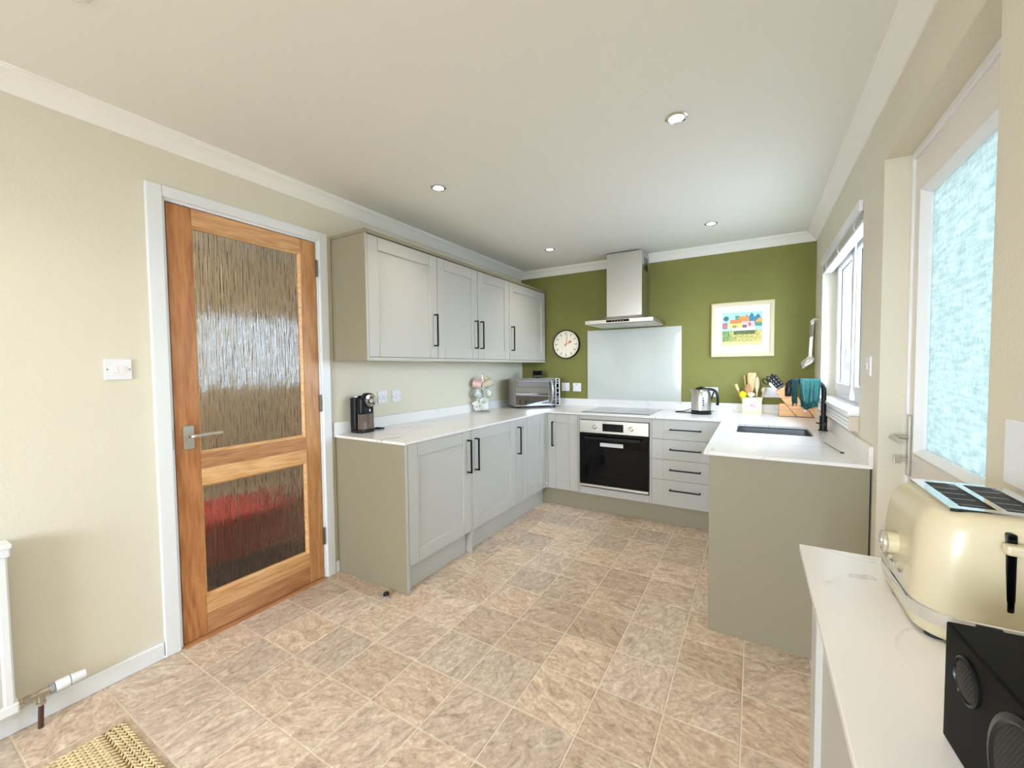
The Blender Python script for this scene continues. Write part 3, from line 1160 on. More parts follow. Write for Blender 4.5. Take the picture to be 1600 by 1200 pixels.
# extractor
t = thing('cooker_hood', 'stainless steel chimney extractor hood on the green wall above the hob', 'extractor hood', (1.24, -0.25, 1.668))
bm = B()
x0, x1, y0 = 0.940, 1.541, -0.500
rings = [[(x0, y0, 1.672), (x1, y0, 1.672), (x1, -0.002, 1.672), (x0, -0.002, 1.672)],
         [(x0, y0, 1.703), (x1, y0, 1.703), (x1, -0.002, 1.703), (x0, -0.002, 1.703)],
         [(1.065, -0.305, 1.752), (1.410, -0.305, 1.752), (1.410, -0.002, 1.752), (1.065, -0.002, 1.752)]]
loft(bm, rings)
can = obj('canopy', bm, M['steelh'], t, bevel=0.0015)
bm = B(); bx(bm, x0 + 0.03, 1.238, y0 + 0.05, -0.03, 1.667, 1.6718); obj('filter', bm, M['steelh'], can, bevel=0.003)
bm = B(); bx(bm, 1.243, x1 - 0.03, y0 + 0.05, -0.03, 1.667, 1.6718); obj('filter', bm, M['steelh'], can, bevel=0.003)
bm = B(); bx(bm, 1.137, 1.341, y0 - 0.002, y0 + 0.001, 1.680, 1.699); cpn = obj('control_strip', bm, M['blackgl'], can)
bm = B()
for k in range(5):
    cyl(bm, (1.19 + k * 0.025, y0 - 0.0018, 1.6895), (1.19 + k * 0.025, y0 - 0.0030, 1.6895), 0.003, n=8)
obj('button', bm, M['nickel'], cpn)['kind'] = 'stuff'
bm = B(); bx(bm, 1.075, 1.400, -0.290, -0.002, 1.750, 2.335); ch = obj('chimney', bm, M['steel'], t, bevel=0.002)
bm = B()
for k in range(3):
    bx(bm, 1.399, 1.4012, -0.20 + 0.05 * k, -0.17 + 0.05 * k, 2.17, 2.29)
obj('vent_slot', bm, M['black'], ch)['kind'] = 'stuff'

# splashback
bm = B(); bx(bm, 0.783, 1.695, -0.009, -0.002, 0.9535, 1.658)
tag(obj('splashback', bm, M['splash'], bevel=0.001), 'large pale glass splashback on the green wall behind the hob', 'splashback')

# wall cabinets
UX = 0.313
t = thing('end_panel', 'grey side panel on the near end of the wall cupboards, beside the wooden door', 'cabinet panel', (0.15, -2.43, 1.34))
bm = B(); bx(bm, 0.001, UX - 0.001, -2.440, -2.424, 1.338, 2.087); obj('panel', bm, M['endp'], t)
bm = B(); bx(bm, UX - 0.001, UX + 0.0005, -2.4395, -2.4245, 1.339, 2.086); obj('edging', bm, M['cab'], t)
UZ0, UZ1 = 1.360, 2.084
for lab, y0, y1, h in (('large grey wall cupboard nearest the wooden door, handle at lower right', -2.424, -1.808, -1.845),
                       ('second grey wall cupboard from the wooden door, handle at its right edge', -1.806, -1.308, -1.352),
                       ('third grey wall cupboard from the wooden door, handle at its left edge', -1.306, -0.802, -1.272),
                       ('grey wall cupboard nearest the green wall, above the microwave', -0.800, -0.045, -0.765)):
    t = thing('wall_cabinet', lab, 'cabinet', (0.15, (y0 + y1) / 2, UZ0))
    carcass(t, 0.002, UX - 0.02, y0 + 0.001, y1 - 0.001, UZ0 + 0.001, UZ1 - 0.001)
    shaker(t, '+x', UX, y0, y1, UZ0, UZ1, h, (1.444, 1.672))
bm = B()
bx(bm, 0.002, UX + 0.006, -2.446, -0.040, 2.088, 2.110)
tag(obj('cornice_board', bm, M['endp'], bevel=0.002), 'flat grey board along the top of the wall cupboards', 'trim board')
bm = B()
bx(bm, UX - 0.022, UX, -2.4235, -0.045, 1.338, 1.3585)
bx(bm, 0.002, UX - 0.022, -0.060, -0.045, 1.338, 1.3585)
tag(obj('light_pelmet', bm, M['cab'], bevel=0.001), 'thin grey pelmet strip under the wall cupboards', 'trim board')

# ================================================================== downlights
SP = []
def downlight(x, y, lab):
    t = thing('ceiling_spotlight', lab, 'ceiling light', (x, y, H), group='recessed ceiling spotlights')
    bm = B()
    lathe(bm, [(0.030, -0.0005), (0.045, -0.0005), (0.045, -0.003), (0.041, -0.0055), (0.031, -0.004), (0.030, -0.0005)], 32, (x, y, H), cap=False)
    obj('bezel', bm, M['chrome'], t, smooth=True)
    bm = B()
    lathe(bm, [(0.0, -0.0015), (0.0305, -0.0015), (0.0305, -0.0030), (0.0, -0.0040)], 28, (x, y, H), cap=False)
    obj('lens', bm, LENS, t, smooth=True)
    l = bpy.data.lights.new('spotlight', 'SPOT')
    l.energy = LAMP_W
    l.color = (1.0, 0.84, 0.64)
    l.spot_size = math.radians(120)
    l.spot_blend = 0.9
    l.shadow_soft_size = 0.03
    lo = bpy.data.objects.new('spotlight', l)
    lo.location = (x, y, H - 0.012)
    COL.objects.link(lo)


LENS = emis('lamp_lens', (1.0, 0.90, 0.68, 1), 14)
downlight(0.672, -2.199, 'lit round ceiling spotlight above the left run, near the wooden door side')
downlight(1.980, -2.190, 'lit round ceiling spotlight nearest the camera, large in the upper right of the ceiling')
downlight(0.683, -0.700, 'lit round ceiling spotlight left of the extractor chimney')
downlight(1.989, -0.663, 'lit round ceiling spotlight right of the extractor chimney')
downlight(0.640, -3.700, 'lit round ceiling spotlight at the top left edge of the picture')
downlight(1.980, -3.690, 'lit round ceiling spotlight just above and behind the viewer')
downlight(0.660, -5.200, 'lit round ceiling spotlight over the left of the dining end')
downlight(1.980, -5.200, 'lit round ceiling spotlight over the right of the dining end')
# upholstered stool in the hall, blurred behind the lower pane
t = thing('footstool', 'red upholstered stool in the hall, blurred behind the lower door glass', 'stool', (-0.65, -2.85, 0))
bm = B(); prism(bm, rrect(-0.95, -0.36, -3.16, -2.55, 0.06), 0.16, 0.42); obj('cushion', bm, mat('red_fabric', srgb(196, 62, 62), 0.9), t, bevel=0.03, smooth=True)
bm = B(); bx(bm, -0.93, -0.38, -3.13, -2.58, 0.0, 0.16); obj('base', bm, mat('plum_fabric', srgb(84, 40, 50), 0.9), t)
# threshold under the wooden door
bm = B(); bx(bm, -0.05, 0.030, D_Y0 - 0.004, D_Y1 + 0.004, -0.001, 0.0065)
struct(obj('trim_7', bm, M['oakd'], bevel=0.002))
# hall lamp, added to brighten what shows through the door glass
t = thing('added_hall_lamp', 'small ceiling lamp added to light the hall behind the wooden door', 'ceiling light', (-1.1, -3.9, H))
bm = B(); lathe(bm, [(0.0, -0.11), (0.09, -0.09), (0.12, -0.04), (0.10, 0.0)], 24, (-1.1, -3.9, H)); obj('shade', bm, emis('added_lamp_shade', (1, 0.9, 0.75, 1), 6), t, smooth=True)
l = bpy.data.lights.new('hall_fill_light', 'POINT'); l.energy = 36; l.color = (1, 0.9, 0.75); l.shadow_soft_size = 0.12
lo = bpy.data.objects.new('hall_fill_light', l); lo.location = (-1.1, -3.9, H - 0.25); COL.objects.link(lo)


# ================================================================== wall plates
WPL = mat('white_plastic_plate', srgb(238, 238, 240), 0.3)
GREYD = mat('grey_print', srgb(150, 150, 152), 0.5)
def plate(lab, pl, c, a0, a1, z0, z1, kind, cat='socket', name='wall_socket'):
    t = thing(name, lab, cat, (0, 0, 0))
    am = (a0 + a1) / 2
    t.location = {'+x': (c, am, z0), '-x': (c, am, z0), '-y': (am, c, z0)}[pl]
    bm = B(); fb(bm, pl, c, a0, a1, z0, z1, 0.0, 0.009); p = obj('faceplate', bm, WPL, t, bevel=0.003)
    w_, h_ = a1 - a0, z1 - z0
    zc = (z0 + z1) / 2
    def rocker(ca, cz, ww, hh):
        bm = B(); fb(bm, pl, c, ca - ww, ca + ww, cz - hh, cz + hh, 0.009, 0.0125)
        obj('rocker', bm, WPL, p, bevel=0.0015)
    def pins(ca, cz):
        bm = B()
        fb(bm, pl, c, ca - 0.002, ca + 0.002, cz + 0.006, cz + 0.015, 0.0088, 0.0094)
        fb(bm, pl, c, ca - 0.015, ca - 0.007, cz - 0.010, cz - 0.006, 0.0088, 0.0094)
        fb(bm, pl, c, ca + 0.007, ca + 0.015, cz - 0.010, cz - 0.006, 0.0088, 0.0094)
        obj('pin_hole', bm, GREYD, p)['kind'] = 'stuff'
    if kind == 'switch2':
        rocker(am - 0.013, zc, 0.010, 0.013); rocker(am + 0.013, zc, 0.010, 0.013)
    elif kind == 'switch1':
        rocker(am, zc, 0.008, 0.013)
    elif kind == 'single':
        pins(am, zc - 0.004); rocker(am + w_ * 0.3, zc + 0.022, 0.005, 0.008)
    elif kind == 'spur':
        rocker(am - 0.012, zc, 0.007, 0.012)
        bm = B(); fb(bm, pl, c, am + 0.006, am + 0.030, zc - 0.008, zc + 0.008, 0.009, 0.011); obj('fuse_holder', bm, WPL, p, bevel=0.001)
        bm = B(); fb(bm, pl, c, am - 0.004, am + 0.004, zc + 0.022, zc + 0.030, 0.009, 0.0098); obj('neon', bm, mat('neon', srgb(120, 50, 46), 0.3), p)
    elif kind == 'double':
        pins(am - 0.036, zc - 0.004); pins(am + 0.036, zc - 0.004)
        rocker(am - 0.010, zc + 0.022, 0.005, 0.008); rocker(am + 0.010, zc + 0.022, 0.005, 0.008)
    bm = B()
    for s in (-1, 1):
        if kind != 'blank':
            fb(bm, pl, c, am + s * w_ * 0.40 - 0.003, am + s * w_ * 0.40 + 0.003, zc - 0.003, zc + 0.003, 0.0085, 0.0098)
    if kind != 'blank':
        obj('screw', bm, GREYD, p)['kind'] = 'stuff'
    else:
        bm.free()
    return t
plate('white double light switch on the cream wall left of the wooden door', '+x', 0, -3.501, -3.414, 1.254, 1.340, 'switch2', 'light switch', 'light_switch')
plate('white wall socket just right of the coffee machine', '+x', 0, -2.098, -2.012, 1.046, 1.132, 'single')
plate('white wall socket second to the right of the coffee machine', '+x', 0, -1.968, -1.882, 1.046, 1.132, 'single')
plate('white plate with plain switch on the green wall, beside the microwave', '-y', 0, 0.488, 0.578, 1.030, 1.118, 'switch1', 'light switch', 'cooker_switch')
plate('white fused outlet with tiny red light on the green wall, left of the splashback', '-y', 0, 0.618, 0.708, 1.028, 1.116, 'spur')
plate('white double socket on the green wall behind the kettle', '-y', 0, 1.858, 2.003, 1.006, 1.092, 'double')
plate('white double socket on the green wall behind the knife block', '-y', 0, 2.345, 2.490, 1.012, 1.098, 'double')
plate('white switch on the cream wall between window and glazed door', '-x', W, -1.885, -1.800, 1.236, 1.320, 'switch1', 'light switch', 'light_switch')
plate('large blank white plate on the wall above the toaster, cut by the picture edge', '-x', W, -3.100, -2.955, 1.060, 1.182, 'blank', 'wall plate', 'wall_plate')

# ================================================================== clock
cx, cz = 0.551, 1.528
t = thing('wall_clock', 'round black-rimmed wall clock with cream face and orange hands', 'clock', (cx, 0, cz))
bm = B()
lathe(bm, [(0.140, 0.0), (0.152, -0.004), (0.154, -0.030), (0.151, -0.040), (0.145, -0.042), (0.143, -0.036), (0.142, -0.030)], 56, (cx, 0, cz), 'y', cap=False)
obj('rim', bm, M['black'], t, smooth=True)
bm = B(); lathe(bm, [(0.1435, -0.003), (0.1435, -0.028)], 56, (cx, 0, cz), 'y')
face = obj('dial', bm, mat('clock_face', srgb(250, 244, 224), 0.5), t)
blk = mat('clock_mark', (0.012, 0.012, 0.012), 0.5)
for k in range(12):
    a = k * PI / 6
    bm = B(); bx(bm, -0.0028, 0.0028, -0.0292, -0.0278, 0.098, 0.128, Matrix.Translation((cx, 0, cz)) @ Matrix.Rotation(a, 4, 'Y'))
    obj('hour_mark', bm, blk, face)
bm = B()
for k in range(60):
    if k % 5:
        bx(bm, -0.0008, 0.0008, -0.0290, -0.0279, 0.123, 0.129, Matrix.Translation((cx, 0, cz)) @ Matrix.Rotation(k * PI / 30, 4, 'Y'))
obj('minute_mark', bm, blk, face)['kind'] = 'stuff'
ora = mat('orange_hand', srgb(226, 116, 62), 0.4)
R = lambda deg, y: Matrix.Translation((cx, y, cz)) @ Matrix.Rotation(math.radians(deg), 4, 'Y')
bm = B()
bx(bm, -0.0022, 0.0022, -0.001, 0.001, -0.028, 0.108, R(9, -0.0315)); obj('minute_hand', bm, mat('orange_dark', srgb(190, 110, 80), 0.4), t)
bm = B()
bx(bm, -0.0032, 0.0032, -0.001, 0.001, -0.022, 0.044, R(62, -0.034))
prism(bm, [(-0.009, 0.040), (0.009, 0.040), (0.011, 0.062), (0, 0.072), (-0.011, 0.062)], -0.001, 0.001, R(62, -0.034) @ Matrix.Rotation(PI / 2, 4, 'X'))
obj('hour_hand', bm, ora, t)
bm = B(); cyl(bm, (cx, -0.028, cz), (cx, -0.037, cz), 0.006); obj('hub', bm, ora, t)

# ================================================================== picture
t = thing('framed_picture', 'framed watercolour of orange-roofed houses and meadow in cream frame', 'picture', (2.181, 0, 1.36))
px0, px1, pz0, pz1 = 1.943, 2.420, 1.361, 1.835
fm = mat('cream_frame', srgb(226, 212, 176), 0.45)
bm = B()
oo = [(px0, pz0), (px1, pz0), (px1, pz1), (px0, pz1)]
def ins(d): return [(px0 + d, pz0 + d), (px1 - d, pz0 + d), (px1 - d, pz1 - d), (px0 + d, pz1 - d)]
rings = []
for k in range(4):
    rings.append([(ins(0)[k][0], -0.001, ins(0)[k][1]), (ins(0)[k][0], -0.020, ins(0)[k][1]), (ins(.008)[k][0], -0.026, ins(.008)[k][1]),
                  (ins(.026)[k][0], -0.020, ins(.026)[k][1]), (ins(.034)[k][0], -0.012, ins(.034)[k][1]), (ins(.034)[k][0], -0.001, ins(.034)[k][1])])
loft(bm, rings, closed=True)
obj('frame', bm, fm, t)
bm = B(); bx(bm, px0 + .030, px1 - .030, -0.010, -0.004, pz0 + .030, pz1 - .030)
obj('mount', bm, mat('mount_board', srgb(252, 250, 240), 0.7), t)
# the painting: small flat patches of colour
ix0, ix1, iz0, iz1 = px0 + 0.088, px1 - 0.088, pz0 + 0.098, pz1 - 0.090
NXp, NZp = 66, 60
rr = random.Random(3)
def paint(u, v):
    n = rr.uniform(-1, 1)
    def c(r, g, b, k=18): return (max(0, min(255, r + n * k)), max(0, min(255, g + n * k)), max(0, min(255, b + n * k)))
    if v > 0.45:
        sky = c(176, 226, 232, 10)
        if u > 0.60 and v < 0.93 - 0.25 * abs(u - 0.72) - 0.05 * math.sin(u * 40) and v > 0.62: col = c(70, 132, 160, 30)
        elif 0.03 < u < 0.17 and (u - 0.10) ** 2 / 0.005 + (v - 0.82) ** 2 / 0.006 < 1: col = c(78, 118, 128, 24)
        elif 0.33 < u < 0.46 and v < 0.90 and v > 0.70: col = c(96, 150, 140, 24)
        else: col = sky
        if 0.42 < u < 0.68 and 0.70 < v < 0.88 - 0.6 * max(0, abs(u - 0.55) - 0.07): col = c(236, 148, 84, 14)
        if 0.20 < u < 0.48 and 0.66 < v < 0.79 - 0.5 * max(0, abs(u - 0.32) - 0.08): col = c(238, 140, 72, 14)
        if 0.85 < u and 0.60 < v < 0.82 - 0.8 * max(0, 0.95 - u): col = c(240, 170, 96, 14)
        if 0.16 < u < 0.52 and 0.52 < v <= 0.67: col = c(240, 222, 130, 12)
        if 0.52 <= u < 0.82 and 0.52 < v <= 0.71: col = c(232, 190, 196, 14)
        if 0.25 < u < 0.42 and 0.54 < v < 0.62 and int(u * 40) % 2: col = c(110, 100, 110)
        if 0.52 < u < 0.62 and 0.52 < v < 0.61: col = c(120, 96, 110)
        if 0.67 < u < 0.73 and 0.58 < v < 0.68: col = c(180, 100, 90)
        if u < 0.14 and 0.52 < v < 0.70: col = c(180, 118, 120, 40)
        if 0.84 < u and 0.56 < v < 0.68: col = c(90, 150, 110, 20)
        if 0.84 < u and v <= 0.57: col = c(166, 208, 226, 10)
        if v < 0.53 and 0.25 < u < 0.84: col = c(236, 236, 232, 14)
        return col
    g = (150 + 60 * math.sin(u * 9 + v * 5), 160 + 30 * math.sin(u * 5), 90)
    if v > 0.33 and 0.3 < u < 0.84: return c(96, 108, 66, 30)
    if u < 0.2 and v > 0.15: return c(128, 158, 96, 34)
    if v < 0.12: return c(232, 226, 150, 26)
    if rr.random() < 0.28: return c(236, 224, 158, 20)
    return c(138 + 60 * u, 152 + 20 * u, 84, 40)
bm = B()
cl = bm.loops.layers.color.new('Col')
dx, dz = (ix1 - ix0) / NXp, (iz1 - iz0) / NZp
for i in range(NXp):
    for j in range(NZp):
        vs = [bm.verts.new((ix0 + (i + a) * dx, -0.0104, iz0 + (j + b) * dz)) for a, b in ((0, 0), (1, 0), (1, 1), (0, 1))]
        f = bm.faces.new(vs)
        c = tuple(q / 255 for q in paint((i + .5) / NXp, (j + .5) / NZp)) + (1,)
        # byte colours are stored as sRGB
        for lp in f.loops: lp[cl] = c
pm = mat('watercolour', (1, 1, 1), 0.7)
vc = pm.node_tree.nodes.new('ShaderNodeVertexColor'); vc.layer_name = 'Col'
pm.node_tree.links.new(vc.outputs[0], pm.node_tree.nodes['Principled BSDF'].inputs['Base Color'])
obj('painting', bm, pm, t)

# ================================================================== microwave (turned across the corner)
t = thing('microwave', 'silver microwave with mirrored door set across the far left corner', 'microwave', (0.235, -0.565, WT), math.radians(47.5))
mw, md, mh, mz = 0.478, 0.262, 0.298, 0.016
silver = mat('silver_case', srgb(196, 194, 184), 0.38, 0.55)
bm = B(); bx(bm, 0, mw, 0.012, md, mz, mh); obj('case', bm, silver, t, world=False, bevel=0.006)
bm = B(); bx(bm, 0.0, mw - 0.050, -0.006, 0.0115, mz + 0.004, mh - 0.004); mdor = obj('door', bm, mat('mirror_glass', (0.42, 0.42, 0.42), 0.03, 1.0), t, world=False, bevel=0.003)
bm = B(); bx(bm, mw - 0.049, mw, -0.004, 0.0115, mz + 0.004, mh - 0.004); pn = obj('control_panel', bm, silver, t, world=False, bevel=0.003)
bm = B(); bx(bm, mw - 0.040, mw - 0.012, -0.0052, -0.0035, mz + 0.012, mh - 0.010); ps = obj('keypad', bm, M['blackgl'], pn, world=False)
whm = mat('white_mark', srgb(235, 235, 240), 0.4)
bm = B()
for z in (0.268, 0.246, 0.195, 0.150, 0.110, 0.092, 0.075, 0.055):
    bx(bm, mw - 0.031, mw - 0.021, -0.0058, -0.0050, mz + z - 0.016 - 0.004, mz + z - 0.016 + 0.004)
obj('key', bm, whm, ps, world=False)['kind'] = 'stuff'
bm = B()
tube(bm, smoothpath([(0.372, -0.006, 0.052), (0.376, -0.026, 0.062), (0.380, -0.042, 0.11), (0.381, -0.046, 0.16), (0.380, -0.042, 0.21), (0.376, -0.026, 0.262), (0.372, -0.006, 0.272)], 5), 0.0115, 10, flat=0.8)
obj('door_handle', bm, M['steel'], mdor, world=False, smooth=True)
bm = B()
for k in range(7):
    bx(bm, -0.0008, 0.0006, 0.060 + k * 0.016, 0.065 + k * 0.016, 0.060, 0.175 + 0.0 * k)
obj('side_vent', bm, GREYD, t, world=False)['kind'] = 'stuff'
for x in (0.04, mw - 0.05):
    for y in (0.03, md - 0.04):
        bm = B(); cyl(bm, (x, y, 0), (x, y, mz + 0.002), 0.014); obj('foot', bm, M['blackpl'], t, world=False)
# small black gadget standing on it
Rm = Matrix.Translation((0.235, -0.565, WT)) @ Matrix.Rotation(math.radians(47.5), 4, 'Z')
gp = Rm @ Vector((0.290, 0.150, mh))
t = thing('kitchen_timer', 'small black tilted gadget with a row of buttons on top of the microwave', 'gadget', gp, math.radians(30))
Rt = Matrix.Rotation(math.radians(-24), 4, 'X')
bm = B(); bx(bm, -0.050, 0.050, -0.007, 0.007, 0.004, 0.082, Rt); body = obj('body', bm, M['blackpl'], t, world=False, bevel=0.004)
bm = B(); bx(bm, -0.043, 0.043, -0.0085, -0.0065, 0.030, 0.076, Rt); obj('screen', bm, M['blackgl'], body, world=False)
bm = B()
for k in range(5):
    bx(bm, -0.036 + k * 0.016, -0.027 + k * 0.016, -0.0090, -0.0065, 0.013, 0.021, Rt)
obj('button', bm, GREYD, body, world=False)['kind'] = 'stuff'
bm = B(); bx(bm, -0.030, 0.030, -0.004, 0.052, 0, 0.006); obj('stand', bm, M['blackpl'], t, world=False, bevel=0.002)

# ================================================================== coffee machine
cx0, cx1, cy0, cy1 = 0.024, 0.128, -2.352, -2.228
cyc = (cy0 + cy1) / 2
t = thing('coffee_machine', 'small black capsule coffee machine with silver dial by the wooden door', 'coffee machine', (0.08, cyc, WT))
bm = B(); prism(bm, rrect(cx0, cx1, cy0, cy1, 0.022), WT, WT + 0.022); obj('base', bm, M['blackpl'], t, bevel=0.003, smooth=True)
bm = B(); prism(bm, rrect(cx0, cx0 + 0.058, cy0, cy1, 0.018), WT + 0.022, WT + 0.226); obj('body', bm, M['blackpl'], t, bevel=0.004, smooth=True)
bm = B(); prism(bm, rrect(cx0 + 0.040, cx1 + 0.004, cy0 + 0.010, cy1 - 0.004, 0.03), WT + 0.122, WT + 0.222); obj('brew_head', bm, M['blackpl'], t, bevel=0.006, smooth=True)
smoke = mat('smoked_tank', srgb(120, 104, 94), 0.12, spec=0.8)
smoke.node_tree.nodes['Principled BSDF'].inputs['Alpha'].default_value = 0.75
bm = B(); prism(bm, rrect(cx0 + 0.060, cx1, cy0 + 0.006, cy1 - 0.004, 0.03), WT + 0.023, WT + 0.121); obj('water_tank', bm, smoke, t, smooth=True)
bm = B(); lathe(bm, [(0.048, -0.030), (0.048, 0.006), (0.044, 0.012), (0.0, 0.012)], 36, (cx1 + 0.002, cyc + 0.010, WT + 0.208), 'x'); hd = obj('dial_housing', bm, M['blackpl'], t, smooth=True)
bm = B(); lathe(bm, [(0.041, 0.0), (0.041, 0.004), (0.022, 0.006), (0.022, 0.0)], 36, (cx1 + 0.013, cyc + 0.010, WT + 0.208), 'x'); obj('dial_ring', bm, M['chrome'], hd, smooth=True)
bm = B(); lathe(bm, [(0.016, 0.0), (0.016, 0.010), (0.013, 0.013), (0, 0.013)], 28, (cx1 + 0.013, cyc + 0.010, WT + 0.208), 'x'); obj('dial_button', bm, M['chrome'], hd, smooth=True)
bm = B(); bx(bm, cx1 + 0.004, cx1 + 0.007, cyc + 0.008, cyc + 0.016, WT + 0.135, WT + 0.152); obj('indicator', bm, whm, t)
bm = B(); prism(bm, rrect(cx0 + 0.002, cx0 + 0.060, cy0 + 0.010, cy1 - 0.012, 0.015), WT + 0.2265, WT + 0.240); obj('lid', bm, M['chrome'], t, bevel=0.003, smooth=True)
bm = B(); tube(bm, smoothpath([(0.030, cy1 - 0.01, WT + 0.006), (0.060, -2.180, WT + 0.004), (0.085, -2.15, WT + 0.004), (0.080, -2.12, WT + 0.004), (0.050, -2.14, WT + 0.004), (0.045, -2.17, WT + 0.005), (0.07, -2.165, WT + 0.012), (0.10, -2.13, WT + 0.004)], 5), 0.0034, 8)
tag(obj('power_cable', bm, M['rubber'], smooth=True), 'short black cable lying on the worktop beside the coffee machine', 'cable')

# ================================================================== mug tree
mc = Vector((0.105, -0.945, WT))
ce = Vector((0.86, 0.51, 0)); cf = Vector((0.51, -0.86, 0))
t = thing('mug_tree', 'chrome wire mug tree hung with six mugs against the left wall', 'mug tree', mc)
bm = B()
tube(bm, [mc + Vector((0.062 * math.cos(a * PI / 16), 0.062 * math.sin(a * PI / 16), 0.005)) for a in range(32)], 0.004, 6, closed=True)
tube(bm, [mc + Vector((-0.06, 0, 0.005)), mc + Vector((0.06, 0, 0.005))], 0.004, 6)
obj('base_ring', bm, M['chrome'], t, smooth=True)
bm = B(); cyl(bm, mc + Vector((0, 0, 0.004)), mc + Vector((0, 0, 0.330)), 0.005); 
tube(bm, [mc + Vector((0.014 * math.cos(a * PI / 8), 0, 0.342 + 0.014 * math.sin(a * PI / 8))) for a in range(16)], 0.003, 6, closed=True)
obj('pole', bm, M['chrome'], t, smooth=True)
mugs = [('pink mug hanging at the top left of the mug tree', (-0.052, 0.0), 0.262, srgb(232, 192, 186), 200, 78),
        ('white and tan mug hanging at the top right of the mug tree', (0.048, 0.010), 0.268, srgb(224, 206, 178), 20, 70),
        ('pale grey mug on the left side of the mug tree, middle tier', (-0.040, 0.020), 0.172, srgb(206, 212, 206), 230, 60),
        ('turquoise mug with its open rim towards the room, middle tier', (0.048, 0.030), 0.176, srgb(96, 186, 176), 300, 80),
        ('white spotted mug at the lower left of the mug tree', (-0.055, 0.020), 0.062, srgb(240, 238, 232), 200, 20),
        ('plain white mug at the lower centre of the mug tree', (0.016, 0.050), 0.080, srgb(246, 246, 240), 290, 40)]
mwhite = mat('mug_inside', srgb(240, 238, 230), 0.25)
for k, (lab, (e_, f_), z, col, az, tilt) in enumerate(mugs):
    # arm of the tree
    pc = mc + ce * e_ + cf * f_ + Vector((0, 0, z))
    if pc.x < 0.066: pc.x = 0.066
    bm = B(); tube(bm, smoothpath([mc + Vector((0, 0, z + 0.03)), mc + (pc - mc - Vector((0, 0, z))) * 0.5 + Vector((0, 0, z + 0.040)), mc + (pc - mc - Vector((0, 0, z))) * 0.9 + Vector((0, 0, z + 0.058))], 4), 0.003, 6)
    obj('arm', bm, M['chrome'], t, smooth=True)
    mg = thing('mug', lab, 'mug', pc)
    Mx = Matrix.Rotation(math.radians(az), 4, 'Z') @ Matrix.Rotation(math.radians(tilt), 4, 'Y')
    mm = mat('mug_glaze', col, 0.22)
    bm = B(); lathe(bm, [(0.0, -0.040), (0.030, -0.040), (0.036, -0.034), (0.0385, -0.01), (0.040, 0.040), (0.0375, 0.0405), (0.0355, -0.01), (0.032, -0.033), (0.0, -0.035)], 28, cap=False)
    bmesh.ops.transform(bm, matrix=Mx, verts=bm.verts[:])
    o = obj('cup', bm, mm, mg, world=False, smooth=True)
    if k in (1, 3, 4):
        bm = B(); lathe(bm, [(0.0, -0.0346), (0.0318, -0.0326), (0.0352, -0.01), (0.0370, 0.0395)], 28, cap=False)
        bmesh.ops.transform(bm, matrix=Mx, verts=bm.verts[:]); obj('inside', bm, mwhite, mg, world=False, smooth=True)
    bm = B()
    tube(bm, smoothpath([(0.037, 0, 0.026), (0.058, 0, 0.024), (0.066, 0, 0.0), (0.056, 0, -0.022), (0.036, 0, -0.024)], 5), 0.0045, 8)
    bmesh.ops.transform(bm, matrix=Matrix.Rotation(math.radians(az), 4, 'Z') @ Matrix.Rotation(math.radians(tilt), 4, 'Y') @ Matrix.Rotation(PI, 4, 'Z'), verts=bm.verts[:])
    obj('handle', bm, mm, mg, world=False, smooth=True)
    if k == 4:
        bm = B()
        for q in range(22):
            a, zz = q * 2.4, -0.028 + (q * 0.0137) % 0.062
            cyl(bm, (0.0390 * math.cos(a), 0.0390 * math.sin(a), zz), (0.0408 * math.cos(a), 0.0408 * math.sin(a), zz), 0.0042, n=8)
        bmesh.ops.transform(bm, matrix=Mx, verts=bm.verts[:])
        obj('spot', bm, blk, mg, world=False)['kind'] = 'stuff'

# ================================================================== kettle
kc = Vector((1.892, -0.268, WT))
t = thing('kettle', 'brushed steel kettle with black handle and lid right of the hob', 'kettle', kc)
bm = B(); lathe(bm, [(0.0, 0), (0.080, 0), (0.083, 0.004), (0.083, 0.012), (0.078, 0.016), (0.079, 0.034), (0.0, 0.034)], 40, kc, cap=False); obj('base', bm, M['blackpl'], t, smooth=True)
bm = B(); lathe(bm, [(0.0, 0.0345), (0.079, 0.0345), (0.0785, 0.10), (0.0755, 0.150), (0.070, 0.182), (0.060, 0.202), (0.047, 0.210), (0.0, 0.211)], 48, kc, cap=False); obj('jug', bm, M['steel'], t, smooth=True)
bm = B(); lathe(bm, [(0.047, 0.2095), (0.046, 0.216), (0.034, 0.224), (0.014, 0.228), (0.012, 0.234), (0.0, 0.235)], 36, kc, cap=False); obj('lid', bm, M['blackpl'], t, smooth=True)
bm = B(); loft(bm, [[kc + Vector(p) for p in ((-0.060, -0.014, 0.150), (-0.060, 0.014, 0.150), (-0.056, 0.018, 0.203), (-0.056, -0.018, 0.203))],
                    [kc + Vector(p) for p in ((-0.078, -0.006, 0.172), (-0.078, 0.006, 0.172), (-0.092, 0.010, 0.207), (-0.092, -0.010, 0.207))]])
obj('spout', bm, M['steel'], t, smooth=True)
bm = B(); tube(bm, smoothpath([kc + Vector(p) for p in ((0.045, 0, 0.212), (0.085, 0, 0.208), (0.112, 0, 0.190), (0.124, 0, 0.150), (0.126, 0, 0.100), (0.124, 0, 0.076))], 5), [0.012 + 0.0 * i for i in range(26)], 10, flat=0.8)
obj('handle', bm, M['blackpl'], t, smooth=True)
bm = B(); tube(bm, smoothpath([kc + Vector(p) for p in ((0.072, 0, 0.060), (0.074, 0, 0.12), (0.084, 0, 0.150), (0.098, 0, 0.192))], 5), 0.006, 8); obj('handle_spine', bm, M['blackpl'], t, smooth=True)
